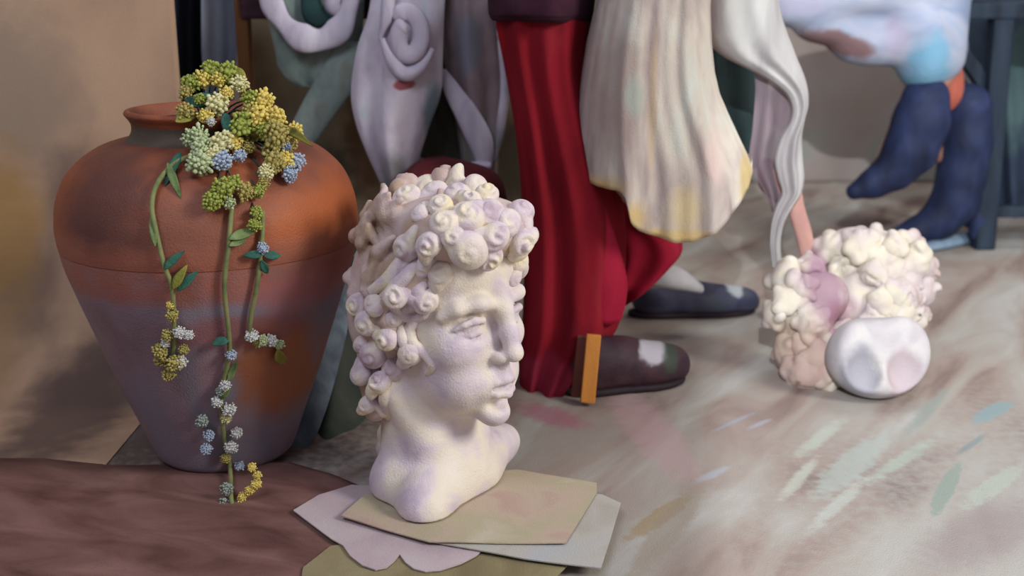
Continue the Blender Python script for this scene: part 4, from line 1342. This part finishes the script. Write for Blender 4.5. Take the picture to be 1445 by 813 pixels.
part('stocking', tube([P(1328, 78, 2.93), P(1336, 110, 2.93), P(1336, 134, 2.93), P(1328, 152, 2.93)], [.038, .040, .037, .024], n=24, samples=30), coral, p2, 'coral stocking')
P2B = Vector(p2.location)
skirt_blue = mat('pale_blue_skirt', [(124, 140, 168), (146, 158, 182), (166, 172, 190), (150, 168, 192)], detail=2, scale=(6, 6, 12), rough=.85, bump=.3, patches=[
    spot(1304, 92, 2.85, 30, 40, (112, 164, 192), P2B, .4, .9), spot(1180, 60, 2.85, 56, 14, (116, 84, 80), P2B, .4, .9, .5, .25), spot(1120, 8, 2.85, 50, 12, (170, 168, 190), P2B, .5, .8),
    spot(1258, 52, 2.85, 16, 30, (166, 160, 182), P2B, .5, .8)])
sk = Field((.55, 2.55, .2), (1.65, 3.4, 1.1), .010)
def sb(px, py, Y, rx, rz, ry, k=.04):
    p = P(px, py, Y)
    s_ = pxm(p)
    sk.ell(p, (rx * s_, ry, rz * s_), k)
sb(1300, 80, 2.88, 34, 46, .085)
sb(1288, 42, 2.90, 48, 44, .10)
sb(1250, 62, 2.88, 50, 30, .06, .03)
sb(1215, 66, 2.88, 42, 24, .05, .03)
sb(1180, 44, 2.88, 56, 20, .05, .03)
sb(1140, 22, 2.88, 52, 18, .05, .03)
sb(1200, 2, 2.90, 120, 22, .08, .04)
sb(1240, -30, 2.97, 120, 34, .14, .05)
sk.ell((1.07, 3.1, .78), (.19, .20, .13), .06)
sk.ell((1.08, 3.11, .95), (.125, .165, .18), .05)
for h_, k_ in ((hipA, kneeA), (hipB, kneeB)):
    sk.cap(h_, k_ + Vector((0, 0, .03)), .105, .072, .04)
skirt_o = part('skirt', sk.mesh(), skirt_blue, p2, 'pale blue skirt')
boot_mat = mat('navy_boot', [(22, 28, 50), (32, 42, 72), (46, 58, 94)], scale=(14, 14, 9), rough=.65, bump=.25)
def boot(pts, Y, label, z_floor=None):
    w = [P(a, b, Y) for a, b, r in pts]
    lo = [min(q[i] for q in w) - .12 for i in range(3)]
    hi = [max(q[i] for q in w) + .12 for i in range(3)]
    f = Field(lo, hi, .006)
    f.chain(w, [r * pxm(q) for q, (_, _, r) in zip(w, pts)], .02)
    if z_floor is not None:
        f.plane((0, 0, z_floor), (0, 0, -1), .004)
    return part('boot', f.mesh(), boot_mat, p2, label)
boot([(1306, 140, 33), (1300, 172, 38), (1284, 212, 36), (1262, 240, 27), (1234, 258, 20), (1206, 270, 12)], 2.86, 'navy boot of the crossed leg')
bt = boot([(1366, 150, 32), (1364, 200, 34), (1356, 250, 32), (1348, 284, 32), (1326, 310, 26), (1292, 326, 18), (1262, 332, 10)], BY, 'navy boot on the floor', .012)
boot([(1376, 290, 12), (1380, 310, 12), (1378, 330, 11)], BY + .01, 'boot heel', .004)
pale_sole = mat('pale_blue_sole', [(112, 134, 156), (136, 156, 174)], scale=(20, 20, 20), rough=.8, bump=.2)
part('sole', tube([G(1302, 358) + Vector((0, 0, .014)), G(1330, 351) + Vector((0, 0, .016)), G(1362, 344) + Vector((0, 0, .016)), G(1390, 338) + Vector((0, 0, .012))], [.014, .024, .022, .012], n=14, samples=30, flat=.55, flat_dir=(0, -.3, 1)),
     pale_sole, bt, 'pale blue sole')

# ================================================================== LIGHT
def area(name, loc, target, size, power, col):
    d = bpy.data.lights.new(name, 'AREA')
    d.shape = 'RECTANGLE'
    d.size, d.size_y = size
    d.energy = power
    d.color = col
    o = bpy.data.objects.new(name, d)
    C.objects.link(o)
    o.location = loc
    o.rotation_euler = (Vector(target) - Vector(loc)).to_track_quat('-Z', 'Y').to_euler()
    return o
area('window_light', (2.5, .0, 1.9), (0.0, 1.7, .2), (.8, 1.0), 80, (1.0, .955, .89))
area('fill_light', (-.9, -.2, 2.5), (-.2, 1.9, .2), (1.2, .8), 27, (.80, .84, 1.0))  # added cool fill lamp inside the room, its source is unseen
area('back_fill', (1.1, 2.9, 2.3), (1.0, 4.0, .3), (.8, .8), 22, (1.0, .96, .92))  # added lamp, only there to brighten the far wall
# unseen wall added behind the camera to cut a light edge across the floor
KX = (1012 - CX) / FPX / cp
single('edge_blocker', box((-3.2, -.72, 0), (-.70 * KX, -.60, 2.6)), wall_b_mat, (-1.6, -.66, 0), kind='structure', smooth=False)
area('edge_lamp', (-2.6 * KX, -2.6, 2.4), (.6, 1.6, 0), (.05, .05), 230, (.92, .96, 1.0))  # added lamp behind the camera, lights the floor right of the edge
w = bpy.data.worlds.new('world')
w.use_nodes = True
w.node_tree.nodes['Background'].inputs['Color'].default_value = (.86, .84, .95, 1)
w.node_tree.nodes['Background'].inputs['Strength'].default_value = .36
bpy.context.scene.world = w
vs = bpy.context.scene.view_settings
vs.view_transform = 'Standard'
vs.look = 'None'
vs.exposure = 0.0
vs.gamma = 1.0
vs.use_curve_mapping = False
